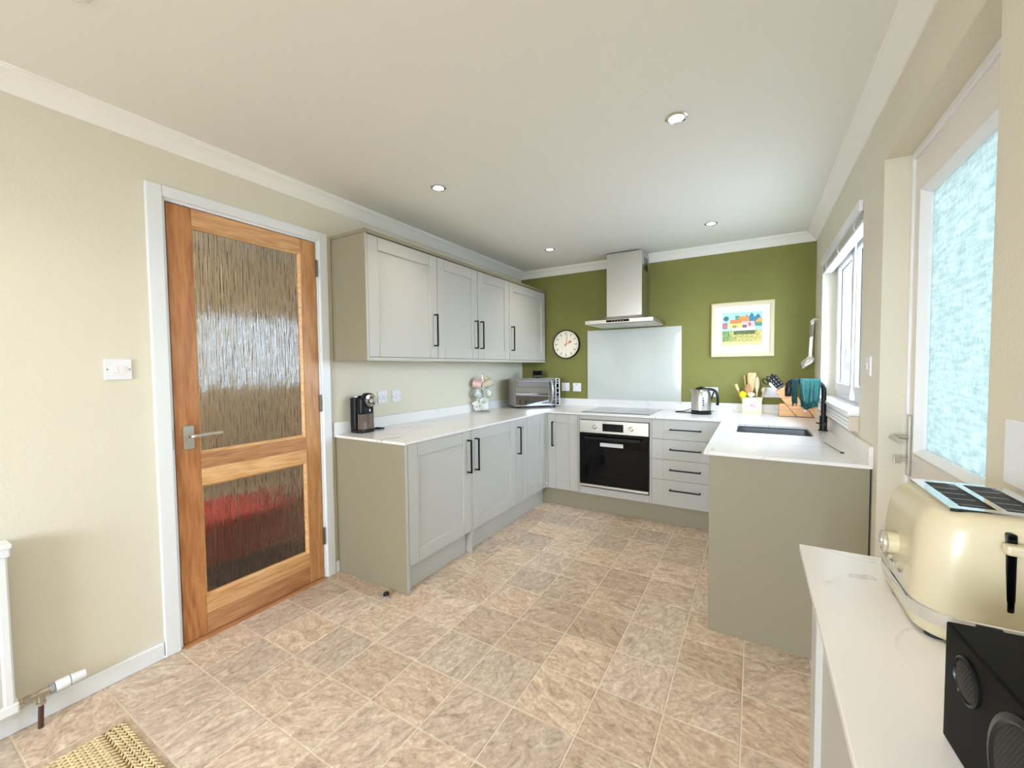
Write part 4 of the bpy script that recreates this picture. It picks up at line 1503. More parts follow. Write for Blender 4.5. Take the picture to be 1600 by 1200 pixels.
bm = B(); bx(bm, kc.x + 0.070, kc.x + 0.100, kc.y - 0.006, kc.y + 0.006, WT + 0.024, WT + 0.029); obj('switch', bm, M['blackpl'], t, bevel=0.001)
bm = B()
for k in range(4):
    a = math.radians(-72)
    p = kc + Vector((0.0770 * math.cos(a), 0.0770 * math.sin(a), 0.078 + 0.020 * k))
    cyl(bm, p, p + Vector((math.cos(a), math.sin(a), 0)) * 0.0035, 0.0055, n=12)
obj('level_window', bm, M['blackgl'], t)['kind'] = 'stuff'
bm = B(); tube(bm, smoothpath([kc + Vector((-0.075, 0.01, 0.008)), (1.78, -0.23, WT + 0.004), (1.70, -0.24, WT + 0.004), (1.68, -0.20, WT + 0.004), (1.74, -0.12, WT + 0.004), (1.80, -0.07, WT + 0.03), (1.87, -0.022, WT + 0.09), (1.90, -0.012, WT + 0.145)], 6), 0.0032, 8)
tag(obj('power_cable', bm, M['rubber'], smooth=True), 'thin black cable looping from the kettle towards the green wall', 'cable')

# ================================================================== utensil pot
ux0, ux1, uy0, uy1 = 2.196, 2.336, -0.108, -0.022
t = thing('utensil_pot', 'square cream pot with a floral picture on its front, full of utensils', 'utensil pot', ((ux0 + ux1) / 2, (uy0 + uy1) / 2, WT))
bm = B()
bx(bm, ux0, ux1, uy0, uy1, WT + 0.008, WT + 0.016)
bx(bm, ux0, ux1, uy0, uy0 + 0.005, WT + 0.016, WT + 0.138)
bx(bm, ux0, ux1, uy1 - 0.005, uy1, WT + 0.016, WT + 0.138)
bx(bm, ux0, ux0 + 0.005, uy0 + 0.005, uy1 - 0.005, WT + 0.016, WT + 0.138)
bx(bm, ux1 - 0.005, ux1, uy0 + 0.005, uy1 - 0.005, WT + 0.016, WT + 0.138)
potm = mat('pale_yellow_pot', srgb(234, 226, 176), 0.35)
obj('pot', bm, potm, t)
bm = B(); bx(bm, ux0 - 0.004, ux1 + 0.004, uy0 - 0.004, uy1 + 0.002, WT, WT + 0.008); obj('plinth', bm, potm, t, bevel=0.002)
bm = B(); bx(bm, ux0 + 0.018, ux1 - 0.020, uy0 - 0.0012, uy0, WT + 0.030, WT + 0.112); pp = obj('picture_panel', bm, mat('pot_panel', srgb(240, 232, 240), 0.4), t)
r5 = random.Random(5)
for nm, cols, n_, rad in (('flower', srgb(222, 130, 160), 3, 0.010), ('flower', srgb(150, 130, 200), 6, 0.004), ('leaf', srgb(110, 150, 110), 7, 0.003)):
    bm = B()
    for k in range(n_):
        x = ux0 + 0.03 + r5.random() * 0.08 if nm != 'flower' or rad < 0.005 else ux0 + (0.066, 0.085, 0.036)[k]
        z = WT + 0.040 + r5.random() * 0.064 if rad < 0.005 else WT + (0.072, 0.066, 0.046)[k]
        rk = rad * (1, 0.8, 0.5)[k] if rad > 0.005 else rad
        cyl(bm, (x, uy0 - 0.0010, z), (x, uy0 - 0.0018 - 0.0001 * k, z), rk, n=10)
    obj(nm, bm, mat('print_' + nm, cols, 0.4), pp)['kind'] = 'stuff'
woodp = wood('pale_wood', srgb(206, 170, 116), srgb(236, 208, 156), 'z', 2, 0.6)
woodd = wood('mid_wood', srgb(160, 112, 70), srgb(196, 148, 100), 'z', 2, 0.6)
zb_ = WT + 0.020
def utensil(name, lab, base, tip, hr, head, m, cat='utensil', hm=None):
    """stick from base to tip, flat or round head at the tip end"""
    b_, t_ = Vector(base), Vector(tip)
    d = (t_ - b_).normalized()
    th = thing(name, lab, cat, b_, group=None)
    bm = B(); cyl(bm, b_, t_, hr, n=8); obj('shaft', bm, m, th, smooth=True)
    if head:
        kind, L_, w_, tk = head
        side = Vector((1, 0, 0)) - d * d.x
        side.normalize()
        nrm = d.cross(side)
        bm = B()
        prof = {'paddle': [(0, .35), (.25, .8), (.6, 1), (.95, 1), (1, .85)], 'spoon': [(0, .2), (.15, .6), (.4, .95), (.6, 1), (.85, .75), (1, .25)], 'block': [(0, 1), (1, 1)]}[kind]
        rings = []
        for f_, g_ in prof:
            c_ = t_ + d * (L_ * f_ - 0.01)
            rings.append([tuple(c_ + side * (w_ * g_ * math.cos(a)) + nrm * (tk * math.sin(a))) for a in [q * PI / 5 for q in range(10)]])
        loft(bm, rings)
        obj('head', bm, hm or m, th, smooth=True)
    return th
yc = -0.065
utensil('wooden_spatula', 'tallest wide wooden spatula standing in the cream pot', (2.262, -0.060, zb_), (2.262, -0.058, WT + 0.20), 0.006, ('paddle', 0.155, 0.032, 0.004), woodp)
utensil('wooden_stick', 'flat pale wooden stick leaning left out of the cream pot', (2.225, -0.060, zb_), (2.158, -0.055, WT + 0.205), 0.006, ('block', 0.055, 0.011, 0.003), woodp)
utensil('skewer', 'thin pale wooden rod standing left of the wide spatula', (2.240, -0.050, zb_), (2.205, -0.040, WT + 0.325), 0.0035, None, woodp)
utensil('wooden_spoon', 'dark-tipped wooden spoon behind the tallest spatula, right side', (2.282, -0.045, zb_), (2.296, -0.040, WT + 0.25), 0.005, ('paddle', 0.085, 0.009, 0.004), woodd)
utensil('wooden_spoon', 'pale bamboo spoon standing right of the tallest spatula', (2.295, -0.070, zb_), (2.300, -0.068, WT + 0.185), 0.006, ('spoon', 0.135, 0.017, 0.006), wood('bamboo', srgb(214, 196, 156), srgb(238, 224, 190), 'z', 2, 0.6))
utensil('wooden_spoon', 'round brown wooden spoon low behind the tallest spatula', (2.240, -0.085, zb_), (2.236, -0.082, WT + 0.175), 0.005, ('spoon', 0.085, 0.026, 0.007), woodd)
utensil('lemon_squeezer', 'bright yellow lemon reamer at the left rim of the cream pot', (2.222, -0.088, zb_), (2.200, -0.095, WT + 0.142), 0.006, ('spoon', 0.058, 0.030, 0.026), mat('yellow_plastic', srgb(238, 222, 20), 0.35))
utensil('measuring_scoop', 'small pale cream ladle head in the middle of the pot', (2.258, -0.092, zb_), (2.258, -0.094, WT + 0.150), 0.005, ('spoon', 0.042, 0.031, 0.016), mat('pale_green_plastic', srgb(226, 222, 176), 0.35))
utensil('whisk_handle', 'blue patterned handle end at the front of the pot', (2.266, -0.098, zb_), (2.276, -0.100, WT + 0.140), 0.005, ('spoon', 0.024, 0.008, 0.007), mat('blue_pattern', srgb(90, 86, 130), 0.4))
utensil('wooden_spoon', 'little wooden ball-ended handle at the right front of the pot', (2.300, -0.095, zb_), (2.303, -0.097, WT + 0.140), 0.005, ('spoon', 0.024, 0.008, 0.008), woodd)
utensil('pasta_scoop', 'pale scoop leaning right over the edge of the cream pot', (2.318, -0.060, zb_), (2.348, -0.055, WT + 0.185), 0.006, ('spoon', 0.050, 0.020, 0.010), mat('ivory_plastic', srgb(226, 214, 184), 0.4))

# ================================================================== knife block
kb = Vector((2.449, 0, WT)); ky0, ky1 = -0.205, -0.105
t = thing('knife_block', 'slanted beech knife block partly behind the teal towel', 'knife block', (2.56, -0.155, WT))
beech = wood('beech', srgb(196, 142, 92), srgb(226, 176, 124), 'x', 1.5, 0.5)
def slab(poly, y0, y1, nm, m, bev=0.002):
    bm = B()
    a = [bm.verts.new((kb.x + x, y0, WT + z)) for x, z in poly]
    b = [bm.verts.new((kb.x + x, y1, WT + z)) for x, z in poly]
    bm.faces.new(a); bm.faces.new(b[::-1])
    for i in range(len(poly)):
        bm.faces.new((a[i], b[i], b[(i + 1) % len(poly)], a[(i + 1) % len(poly)]))
    return obj(nm, bm, m, t, bevel=bev)
slab([(0.122, 0.004), (0.226, 0.004), (0.062, 0.254), (-0.024, 0.198)], ky0, ky1, 'slanted_block', beech)
slab([(0.004, 0.003), (0.118, 0.003), (0.045, 0.102), (0.014, 0.102), (0.004, 0.092)], ky0 + 0.003, ky1 - 0.003, 'front_wedge', beech)
slab([(0.231, 0.003), (0.236, 0.003), (0.236, 0.095), (0.172, 0.095)], ky0 + 0.003, ky1 - 0.003, 'rear_wedge', beech)
slab([(0.0, 0.0), (0.236, 0.0), (0.236, 0.0035), (0.0, 0.0035)], ky0, ky1, 'foot_board', M['black'], 0)
ax = Vector((-0.597, 0, 0.802)); tp = Vector((0.838, 0, 0.546))
P0 = Vector((kb.x - 0.024, 0, WT + 0.198))
steelm = M['steel']
for k, (s, y, L_, lab) in enumerate(((0.030, -0.180, 0.105, 'black riveted knife handle, front left in the knife block'), (0.050, -0.172, 0.118, 'black riveted knife handle, middle front of the knife block'),
                                     (0.072, -0.176, 0.112, 'black riveted knife handle, right front of the knife block'), (0.060, -0.130, 0.128, 'black knife handle at the back of the knife block'))):
    b_ = P0 + tp * s + Vector((0, y, 0)) + ax * 0.001
    kn = thing('kitchen_knife', lab, 'knife', b_)
    Mk = Matrix.Translation(b_) @ Matrix(((tp.x, 0, ax.x, 0), (0, 1, 0, 0), (tp.z, 0, ax.z, 0), (0, 0, 0, 1)))
    bm = B(); bx(bm, -0.008, 0.008, -0.006, 0.006, 0.0, 0.016, Mk); obj('bolster', bm, mat('dark_steel', (0.12, 0.12, 0.12), 0.4, 0.9), kn, bevel=0.001)
    bm = B(); prism(bm, rrect(-0.011, 0.011, 0, 0, 0.0001, 1) if False else rrect(-0.010, 0.010, -0.008, 0.008, 0.004, 3), 0.016, L_, Mk); hd = obj('handle', bm, M['blackpl'], kn, bevel=0.002)
    bm = B()
    for q in (0.035, 0.060, 0.085):
        cyl(bm, Mk @ Vector((0, -0.0078, q)), Mk @ Vector((0, -0.0088, q)), 0.003, n=8)
    obj('rivet', bm, steelm, hd)['kind'] = 'stuff'
b_ = P0 + tp * 0.010 + Vector((0, -0.168, 0)) + ax * 0.001
sc_ = thing('kitchen_scissors', 'steel and black scissors at the left end of the knife block', 'scissors', b_)
Mk = Matrix.Translation(b_) @ Matrix(((tp.x, 0, ax.x, 0), (0, 1, 0, 0), (tp.z, 0, ax.z, 0), (0, 0, 0, 1)))
bm = B(); bx(bm, -0.010, 0.010, -0.003, 0.003, 0, 0.075, Mk); obj('blades', bm, steelm, sc_, bevel=0.001)
for s in (-1, 1):
    bm = B(); tube(bm, [Mk @ Vector((s * 0.017 + 0.014 * math.cos(q * PI / 10), 0, 0.100 + 0.026 * math.sin(q * PI / 10))) for q in range(20)], 0.004, 6, closed=True)
    obj('finger_loop', bm, M['blackpl'], sc_, smooth=True)
bm = B(); bx(bm, -0.012, 0.016, -0.0100, -0.0092, 0.0, 0.030, Mk); obj('white_label', bm, whm, sc_)

# ================================================================== tap, towel, cloth
tx, ty = 2.657, -0.938
t = thing('kitchen_tap', 'tall matt black kitchen tap with a squared swan neck behind the sink', 'tap', (tx, ty, WT))
bm = B(); lathe(bm, [(0.0, 0), (0.026, 0), (0.026, 0.004), (0.020, 0.006), (0.020, 0.092), (0.0, 0.092)], 24, (tx - 0.006, ty, WT), cap=False); obj('body', bm, M['black'], t, smooth=True)
TZ = 1.180
bm = B(); tube(bm, smoothpath([(tx - 0.006, ty, WT + 0.088), (tx - 0.006, ty, 1.02), (tx - 0.006, ty, TZ - 0.055), (tx - 0.014, ty, TZ - 0.022), (tx - 0.040, ty, TZ - 0.002), (tx - 0.08, ty, TZ), (tx - 0.14, ty, TZ), (2.490, ty, TZ), (2.476, ty, TZ - 0.004), (2.468, ty, TZ - 0.016), (2.467, ty, TZ - 0.034)], 5), 0.0135, 14)
obj('neck', bm, M['black'], t, smooth=True)
bm = B(); lathe(bm, [(0.0, 0.0), (0.016, 0.0), (0.018, 0.004), (0.018, 0.055), (0.0145, 0.062)], 20, (2.467, ty, TZ - 0.095), cap=False); obj('spray_head', bm, M['black'], t, smooth=True)
bm = B(); cyl(bm, (tx - 0.006, ty - 0.018, WT + 0.042), (tx - 0.006, ty - 0.040, WT + 0.042), 0.012); cyl(bm, (tx - 0.006, ty - 0.034, WT + 0.042), (tx - 0.046, ty - 0.036, WT + 0.052), 0.0045)
obj('lever', bm, M['black'], t, smooth=True)
def drape(name, x0, x1, zf, zbk, m, lab, seed, r=0.0165, amp=0.006, cat='towel', off=0.0):
    rr2 = random.Random(seed)
    ph = [rr2.uniform(0, 6) for _ in range(4)]
    bm = B()
    NX = 30
    path = []
    for k in range(12): path.append((-1, k / 11))
    prof = []
    for k in range(13): prof.append((ty - r - off, zf + (TZ - zf) * k / 12, 1 - k / 12))
    for k in range(1, 8):
        a = PI - PI * k / 8
        prof.append((ty + (r + off) * math.cos(a), TZ + (r + off) * math.sin(a), 0))
    for k in range(13): prof.append((ty + r + off, TZ - (TZ - zbk) * k / 12, -k / 12))
    V_ = []
    for i in range(NX + 1):
        u = i / NX
        row = []
        for (y, z, s) in prof:
            d = abs(s)
            wv = amp * d ** 0.6 * (math.sin(u * 15 + ph[0]) + 0.6 * math.sin(u * 27 + ph[1])) + amp * 0.15 * math.sin(u * 15 + ph[0])
            xs_ = x0 + (x1 - x0) * u + (0.006 * math.sin(u * 9 + ph[2]) * d) + (0.5 - u) * 0.012 * d
            sgn = -1 if s >= 0 else 1
            zz = z - (0.010 * d * math.sin(u * 7 + ph[3]) if d > 0.5 else 0)
            yy = y + sgn * (abs(wv) + 0.006 * d)
            row.append(bm.verts.new((xs_, yy, zz)))
        V_.append(row)
    for i in range(NX):
        for j in range(len(prof) - 1):
            bm.faces.new((V_[i][j], V_[i + 1][j], V_[i + 1][j + 1], V_[i][j + 1]))
    o = obj(name, bm, m, smooth=True)
    sm = o.modifiers.new('thick', 'SOLIDIFY'); sm.thickness = 0.003; sm.offset = 1
    return tag(o, lab, cat)
drape('dish_cloth', 2.484, 2.522, 1.035, 1.06, M['tealdk'], 'dark green cloth hanging over the tap spout beside the teal towel', 4, cat='cloth', amp=0.003)
tw = drape('hand_towel', 2.527, 2.634, 1.052, 1.010, M['teal'], 'teal towel draped in folds over the black tap', 9, amp=0.008)
tm_ = obj('care_tag', (lambda b: (bx(b, 2.556, 2.568, ty + 0.045, ty + 0.046, 0.985, 1.012), b)[1])(B()), whm, tw)

# loose wire on the worktop near the window
bm = B(); tube(bm, smoothpath([(2.600, -1.42, WT + 0.002), (2.610, -1.52, WT + 0.002), (2.622, -1.62, WT + 0.002), (2.632, -1.69, WT + 0.003)], 5), 0.0012, 6); lathe(bm, [(0.0, 0.0), (0.008, 0.0), (0.008, 0.004), (0, 0.006)], 14, (2.633, -1.700, WT), cap=False)
tag(obj('sink_plug', bm, M['black'], smooth=True), 'small black plug on a thin wire at the window end of the worktop', 'plug')

# ================================================================== utensil rail on the right wall
t = thing('utensil_rail', 'short steel rail with hooks high on the right wall in the corner', 'rail', (W, -0.18, 1.62))
bm = B(); cyl(bm, (W - 0.030, -0.300, 1.625), (W - 0.030, -0.060, 1.625), 0.004); cyl(bm, (W - 0.001, -0.292, 1.625), (W - 0.030, -0.292, 1.625), 0.004); cyl(bm, (W - 0.001, -0.068, 1.625), (W - 0.030, -0.068, 1.625), 0.004)
obj('rail', bm, M['steel'], t, smooth=True)
for k, (y, lab, L_, hw) in enumerate(((-0.275, 'steel ladle hanging nearest the window on the corner rail', 0.33, 0.036), (-0.225, 'steel slotted spoon second from the window on the corner rail', 0.31, 0.030),
                                      (-0.170, 'steel serving spoon third from the window on the corner rail', 0.34, 0.032), (-0.110, 'steel turner hanging nearest the green wall on the corner rail', 0.32, 0.034))):
    th = thing('hanging_utensil', lab, 'utensil', (W - 0.034, y, 1.61))
    x = W - 0.036
    bm = B(); tube(bm, [(x + 0.007 * math.cos(q * PI / 8), y, 1.622 + 0.010 * math.sin(q * PI / 8)) for q in range(16)], 0.0018, 6, closed=True)
    tube(bm, smoothpath([(x, y, 1.612), (x - 0.006, y, 1.50), (x - 0.010, y, 1.40), (x - 0.012, y, 1.61 - L_ + 0.05)], 4), 0.0038, 8, flat=0.5); obj('shaft', bm, M['steel'], th, smooth=True)
    bm = B(); bx(bm, x - 0.010, x - 0.002, y - 0.006, y + 0.006, 1.50, 1.592); obj('grip', bm, mat('grip_grey', srgb(150, 144, 138), 0.35, 0.3), th, bevel=0.003)
    bm = B()
    rings = []
    for q in range(7):
        f_ = q / 6
        rr_ = hw * math.sin(PI * (0.12 + 0.80 * f_))
        cz_ = 1.61 - L_ + 0.055 - f_ * 0.065
        cx_ = x - 0.010 - 0.040 * f_
        rings.append([(cx_ + rr_ * math.sin(a), y + rr_ * 0.35 * math.cos(a), cz_ + 0.35 * rr_ * math.cos(a) + 0.3 * rr_ * math.sin(a)) for a in [j * PI / 6 for j in range(12)]])
    loft(bm, rings); obj('head', bm, M['steel'], th, smooth=True)

# ================================================================== blind
t = thing('venetian_blind', 'white venetian blind pulled right up at the top of the kitchen window', 'blind', (W + 0.02, -1.03, 1.98))
bm = B(); bx(bm, W - 0.018, W + 0.001, WY0 + 0.004, WY1 - 0.004, 1.984, 2.036); obj('valance', bm, M['pvc'], t, bevel=0.004)
bm = B(); bx(bm, W + 0.002, W + 0.050, WY0 + 0.006, WY1 - 0.006, 1.985, 2.026); obj('headrail', bm, mat('grey_headrail', srgb(150, 146, 138), 0.4, 0.5), t)
slm = mat('slat', srgb(206, 202, 190), 0.4)
for k in range(9):
    z = 1.945 + k * 0.0043
    bm = B(); bx(bm, W - 0.004 + 0.001 * (k % 2), W + 0.046, WY0 + 0.008, WY1 - 0.008, z, z + 0.0028)
    obj('slat', bm, slm, t)
bm = B(); bx(bm, W - 0.004, W + 0.046, WY0 + 0.008, WY1 - 0.008, 1.930, 1.944); obj('bottom_rail', bm, M['pvc'], t, bevel=0.002)
for y in (-1.50, -1.05, -0.60):
    bm = B(); tube(bm, smoothpath([(W - 0.006, y, 1.985), (W - 0.012, y - 0.01, 1.955), (W - 0.006, y - 0.015, 1.928), (W + 0.02, y - 0.01, 1.922)], 4), 0.0025, 6)
    obj('ladder_cord', bm, M['pvc'], t, smooth=True)
for dy in (0.0, 0.03):
    bm = B(); tube(bm, [(W + 0.008, -1.47 + dy, 1.985), (W + 0.006, -1.455 + dy, 1.15)], 0.0014, 6); cyl(bm, (W + 0.006, -1.455 + dy, 1.155), (W + 0.006, -1.455 + dy, 1.105), 0.004, 0.009)
    obj('pull_cord', bm, M['pvc'], t, smooth=True)

# ================================================================== near sideboard with toaster and speaker
NX0 = 2.372
t = thing('sideboard', 'shallow grey cabinet under the foreground worktop, at the lower right', 'cabinet', (2.54, -4.2, 0))
SXF = 2.396
bm = B(); bx(bm, SXF + 0.02, W - 0.004, -5.40, -2.984, 0.0, 0.8625); obj('carcass', bm, M['cab'], t)
for y0, y1 in ((-3.60, -2.986), (-4.205, -3.602), (-4.81, -4.207), (-5.40, -4.812)):
    shaker(t, '-x', SXF, y0, y1, 0.10, 0.857, y0 + 0.05, (0.572, 0.80), rail=0.075)
bm = B(); bx(bm, NX0, W - 0.002, -5.42, -2.966, 0.863, WT)
tag(obj('worktop', bm, M['quartz'], bevel=0.0012), 'white veined quartz top in the foreground, under the toaster', 'worktop')

tcx, tcy = 2.588, -3.163
t = thing('toaster', 'cream enamel two-slot toaster with chrome band in the right foreground', 'toaster', (tcx, tcy, WT))
def trings(levels, hx=0.097, hy=0.122, rad=0.050):
    return [[(tcx + x, tcy + y, z) for x, y in rrect(-hx * s, hx * s, -hy * s2, hy * s2, min(rad, hx * s * .9), 8)] for z, s, s2 in levels]
bm = B(); loft(bm, trings([(0.884, .955, .965), (0.890, .99, .99), (0.9035, 1.0, 1.0)])); obj('lower_shell', bm, M['cream'], t, smooth=True)
bm = B(); loft(bm, trings([(0.9035, 1.003, 1.003), (0.905, 1.012, 1.010), (0.923, 1.010, 1.008), (0.9245, 0.998, 0.998)])); bd = obj('chrome_band', bm, M['chrome'], t, smooth=True)
bm = B(); loft(bm, trings([(0.9245, .992, .995), (0.96, .99, .993), (1.00, .965, .975), (1.03, .93, .95), (1.048, .895, .925), (1.060, .845, .895), (1.0675, .77, .85), (1.0700, .69, .81)])); shell = obj('shell', bm, M['cream'], t, smooth=True)
bm = B()
px_ = (2.530, 2.545, 2.584, 2.594, 2.633, 2.648)
py_ = (-3.254, -3.238, -3.086, -3.070)
for i in range(5):
    for j in range(3):
        if j == 1 and i in (1, 3): continue
        bx(bm, px_[i], px_[i + 1], py_[j], py_[j + 1], 1.0695, 1.0745)
bmesh.ops.remove_doubles(bm, verts=bm.verts[:], dist=0.0001)
obj('top_plate', bm, M['chrome'], t)
for i in (1, 3):
    bm = B(); bx(bm, px_[i] + .0004, px_[i + 1] - .0004, py_[1] + .0004, py_[2] - .0004, 1.0696, 1.0708); sl = obj('bread_slot', bm, M['rubber'], t)  # black sheet stands in for the shade inside the slot
    bm = B()
    for k in range(4):
        y = py_[1] + 0.024 + k * 0.034
        cyl(bm, (px_[i] + 0.004, y, 1.0716), (px_[i + 1] - 0.004, y, 1.0716), 0.0005, n=6)
    obj('guide_wire', bm, GREYD, sl)['kind'] = 'stuff'
bm = B(); lathe(bm, [(0.0175, 0.004), (0.0175, -0.018), (0.0, -0.018)], 30, (2.4945, -3.162, 0.979), 'x', cap=False); dl = obj('dial', bm, M['cream'], t, smooth=True)
bm = B(); lathe(bm, [(0.0180, -0.0150), (0.0188, -0.018), (0.017, -0.0212), (0.0135, -0.0195), (0.0135, -0.0178)], 30, (2.4945, -3.162, 0.979), 'x', cap=False); obj('dial_rim', bm, M['chrome'], dl, smooth=True)
for y in (-3.122, -3.156, -3.196):
    bm = B(); bx(bm, 2.4885, 2.494, y - 0.0085, y + 0.0085, 0.937, 0.945); obj('button', bm, M['chrome'], t, bevel=0.0012)
bm = B(); bx(bm, 2.578, 2.588, -3.2848, -3.268, 0.945, 1.055); obj('lever_slot', bm, M['blackgl'], t, bevel=0.003)
bm = B(); bx(bm, 2.571, 2.600, -3.302, -3.2852, 1.030, 1.044); obj('lever', bm, M['cream'], t, bevel=0.004)
bm = B(); bx(bm, 2.550, 2.576, -3.2882, -3.2855, 0.918, 0.921); obj('crumb_tray_gap', bm, M['black'], bd)
for x in (-0.07, 0.07):
    for y in (-0.09, 0.09):
        bm = B(); cyl(bm, (tcx + x, tcy + y, WT), (tcx + x, tcy + y, 0.885), 0.012); obj('foot', bm, M['rubber'], t)

t = thing('loudspeaker', 'black desktop loudspeaker in the lower right corner of the picture', 'loudspeaker', (2.462, -3.480, WT), math.radians(4))
spk = mat('black_vinyl', srgb(9, 9, 8), 0.5, spec=0.08)
bm = B(); bx(bm, 0.0, 0.200, -0.230, 0.0, 0.0015, 0.130); cb = obj('cabinet', bm, spk, t, world=False, bevel=0.0025)
def driver(nm, y, z, r):
    bm = B(); lathe(bm, [(r * 1.16, 0.0), (r * 1.16, -0.0016), (r * 1.05, -0.0030), (r, -0.001), (r, 0.0)], 40, (0, y, z), 'x', cap=False)
    d = obj(nm, bm, M['blackpl'], t, world=False, smooth=True)
    bm = B(); lathe(bm, [(r, -0.0010), (r * .9, -0.0018), (r * .6, -0.0026), (0.0001, -0.0030)], 36, (0, y, z), 'x', cap=False)
    obj('grille_backing', bm, mat('grille_black', (0.004, 0.004, 0.004), 0.6), d, world=False, smooth=True)
    bm = B()
    st = 0.0042
    n_ = int(r / st)
    for i in range(-n_, n_ + 1):
        for j in range(-n_, n_ + 1):
            yy, zz = (i + 0.5 * (j % 2)) * st, j * st * 0.866
            q = (yy * yy + zz * zz) ** .5
            if q < r * .96:
                xx = -0.0030 + 0.0018 * (q / r) ** 2
                vs = [bm.verts.new((xx - 0.0004, y + yy + st * .27 * a, z + zz + st * .27 * b)) for a, b in ((-1, 0), (0, -1), (1, 0), (0, 1))]
                bm.faces.new(vs)
    obj('grille_mesh', bm, mat('grille_metal', srgb(66, 62, 56), 0.4, 0.6), d, world=False)['kind'] = 'stuff'
driver('tweeter', -0.046, 0.093, 0.0195)
driver('woofer', -0.145, 0.062, 0.052)
bm = B(); bx(bm, 0.035, 0.170, -0.200, -0.085, 0.1298, 0.1312); obj('top_panel', bm, mat('grey_panel', srgb(96, 104, 102), 0.35), cb, world=False, bevel=0.0004)
bm = B(); bx(bm, 0.030, 0.035, -0.205, -0.080, 0.1296, 0.1308); obj('panel_groove', bm, M['black'], cb, world=False)

# ================================================================== radiator and valve
t = thing('radiator', 'white ribbed panel radiator on the left wall, cut by the picture edge', 'radiator', (0.07, -4.4, 0.11))
rm = mat('white_radiator', srgb(238, 240, 242), 0.35)
bm = B()
pts = []
y = -3.786
pr = [(-5.0, 0.040), (-5.0, 0.092)]
k = -4.990
sec = []
while k < -3.80:
    sec += [(k, 0.092), (k + 0.006, 0.098), (k + 0.022, 0.098), (k + 0.028, 0.092)]
    k += 0.0335
poly = [(a, d) for a, d in sec if a < -3.792]
poly = [(-4.995, 0.05), (-4.995, 0.092)] + poly + [(-3.790, 0.092), (-3.790, 0.05)]
a = [bm.verts.new((d, yy, 0.150)) for yy, d in poly]; b = [bm.verts.new((d, yy, 0.660)) for yy, d in poly]
bm.faces.new(a); bm.faces.new(b[::-1])
for i in range(len(poly)): bm.faces.new((a[i], b[i], b[(i + 1) % len(poly)], a[(i + 1) % len(poly)]))
obj('front_panel', bm, rm, t)
bm = B(); bx(bm, 0.048, 0.100, -5.0, -3.783, 0.112, 0.150); obj('bottom_rail', bm, rm, t, bevel=0.005)
bm = B(); bx(bm, 0.048, 0.100, -5.0, -3.783, 0.660, 0.690); obj('top_rail', bm, rm, t, bevel=0.005)
bm = B(); bx(bm, 0.028, 0.104, -5.004, -3.779, 0.690, 0.705); obj('top_grille', bm, rm, t, bevel=0.003)
bm = B(); bx(bm, 0.028, 0.047, -4.99, -3.785, 0.120, 0.688); obj('rear_panel', bm, rm, t)
for yy in (-4.7, -4.05):
    bm = B(); bx(bm, 0.0, 0.028, yy, yy + 0.03, 0.2, 0.62); obj('bracket', bm, rm, t)
t = thing('radiator_valve', 'white and chrome thermostatic radiator valve low on the left wall', 'radiator valve', (0.062, -3.71, 0.0))
vx, vz = 0.062, 0.125
bm = B(); cyl(bm, (vx, -3.783, vz), (vx, -3.715, vz), 0.0085, n=14); cyl(bm, (vx, -3.768, vz), (vx, -3.752, vz), 0.013, n=6); cyl(bm, (vx, -3.735, vz), (vx, -3.700, vz), 0.012, n=14)
cyl(bm, (vx, -3.728, vz), (vx, -3.728, vz - 0.032), 0.011, n=14); cyl(bm, (vx, -3.728, vz - 0.030), (vx, -3.728, vz - 0.040), 0.014, n=6)
obj('valve_body', bm, mat('valve_metal', (0.5, 0.46, 0.40), 0.3, 0.9), t, smooth=True)
bm = B(); lathe(bm, [(0.0155, -3.706), (0.0175, -3.702), (0.0175, -3.694), (0.0155, -3.692)], 20, (vx, 0, vz), 'y'); obj('collar', bm, GREYD, t, smooth=True)
bm = B(); lathe(bm, [(0.0165, -3.692), (0.019, -3.686), (0.0195, -3.650), (0.0170, -3.628), (0.0155, -3.612), (0.0, -3.611)], 24, (vx, 0, vz), 'y', cap=False); hd = obj('thermostat_head', bm, rm, t, smooth=True)
bm = B(); lathe(bm, [(0.0199, -3.655), (0.0199, -3.652)], 24, (vx, 0, vz), 'y', cap=False); obj('setting_ring', bm, GREYD, hd)
bm = B(); cyl(bm, (vx, -3.728, vz - 0.038), (vx, -3.732, 0.0), 0.0075, n=12); obj('pipe', bm, M['copper'], t, smooth=True)

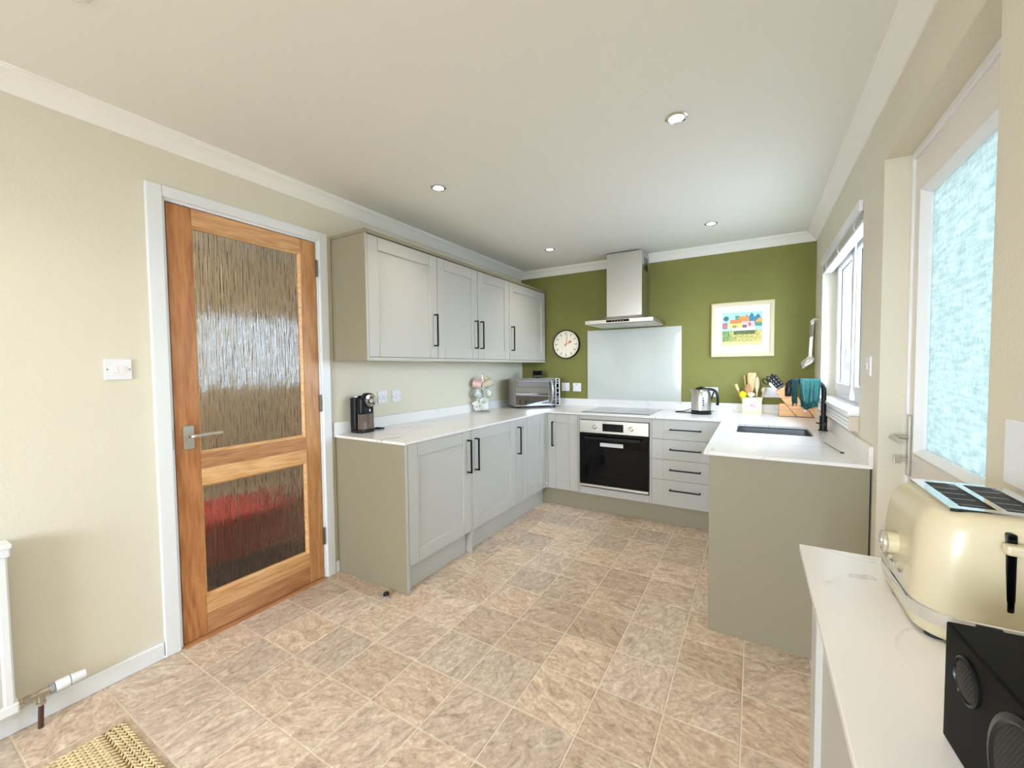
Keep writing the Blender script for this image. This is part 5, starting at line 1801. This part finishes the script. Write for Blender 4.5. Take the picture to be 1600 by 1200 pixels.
# ================================================================== jute mat
t = thing('jute_mat', 'woven jute mat in the lower left corner of the floor', 'mat', (0.6, -3.9, 0.0))
def strand_mesh(L_, pitch=0.021, wd=0.0115, h=0.0065):
    bm = B()
    n_ = int(L_ / pitch)
    for k in range(n_):
        for s in (-1, 1):
            c = Vector((0, -(k + 0.5 + (0.25 if s > 0 else -0.25)) * pitch, h * 0.75))
            Mx = Matrix.Translation(c) @ Matrix.Rotation(s * math.radians(32), 4, 'Z') @ Matrix.Translation((s * wd * 0.30, 0, 0))
            rings = []
            for f_, g_ in ((-1, 0.15), (-0.5, 0.85), (0.5, 0.85), (1, 0.15)):
                rings.append([tuple(Mx @ Vector((wd * 0.42 * g_ * math.cos(q * PI / 3), f_ * pitch * 0.72, h * 0.8 * g_ * math.sin(q * PI / 3)))) for q in range(6)])
            loft(bm, rings)
    bmesh.ops.recalc_face_normals(bm, faces=bm.faces[:])
    me = bpy.data.meshes.new('braid'); bm.to_mesh(me); bm.free(); me.materials.append(M['jute'])
    for p in me.polygons: p.use_smooth = True
    return me
me1 = strand_mesh(0.62); me2 = strand_mesh(0.86)
mx0, my1 = 0.303, -3.572
bp_ = 0.0185
for k in range(3):   # border along the far edge
    o = bpy.data.objects.new('braid', me2); COL.objects.link(o); o.parent = t
    o.location = Vector((mx0 + 0.004 * k, my1 - 0.010 - bp_ * 1.0 * k, 0.001)) - t.location
    o.rotation_euler = (0, 0, PI / 2)
for k in range(46):
    o = bpy.data.objects.new('braid', me1); COL.objects.link(o); o.parent = t
    o.location = Vector((mx0 + 0.010 + bp_ * k, my1 - 0.0665, 0.001)) - t.location
bm = B(); bx(bm, mx0 - 0.002, mx0 + 0.865, my1 - 0.69, my1 - 0.001, 0.0003, 0.0035); obj('backing', bm, M['jutedk'], t)

# door stop
t = thing('door_stop', 'little black and chrome dome door stop on the floor by the left units', 'door stop', (0.504, -2.510, 0))
bm = B(); lathe(bm, [(0.0, 0.0), (0.017, 0.0), (0.018, 0.003), (0.018, 0.012), (0.016, 0.014)], 24, (0.504, -2.510, 0), cap=False); obj('base', bm, M['chrome'], t, smooth=True)
bm = B(); lathe(bm, [(0.0175, 0.013), (0.0175, 0.020), (0.014, 0.027), (0.007, 0.031), (0.0, 0.032)], 24, (0.504, -2.510, 0), cap=False); obj('cap', bm, M['rubber'], t, smooth=True)
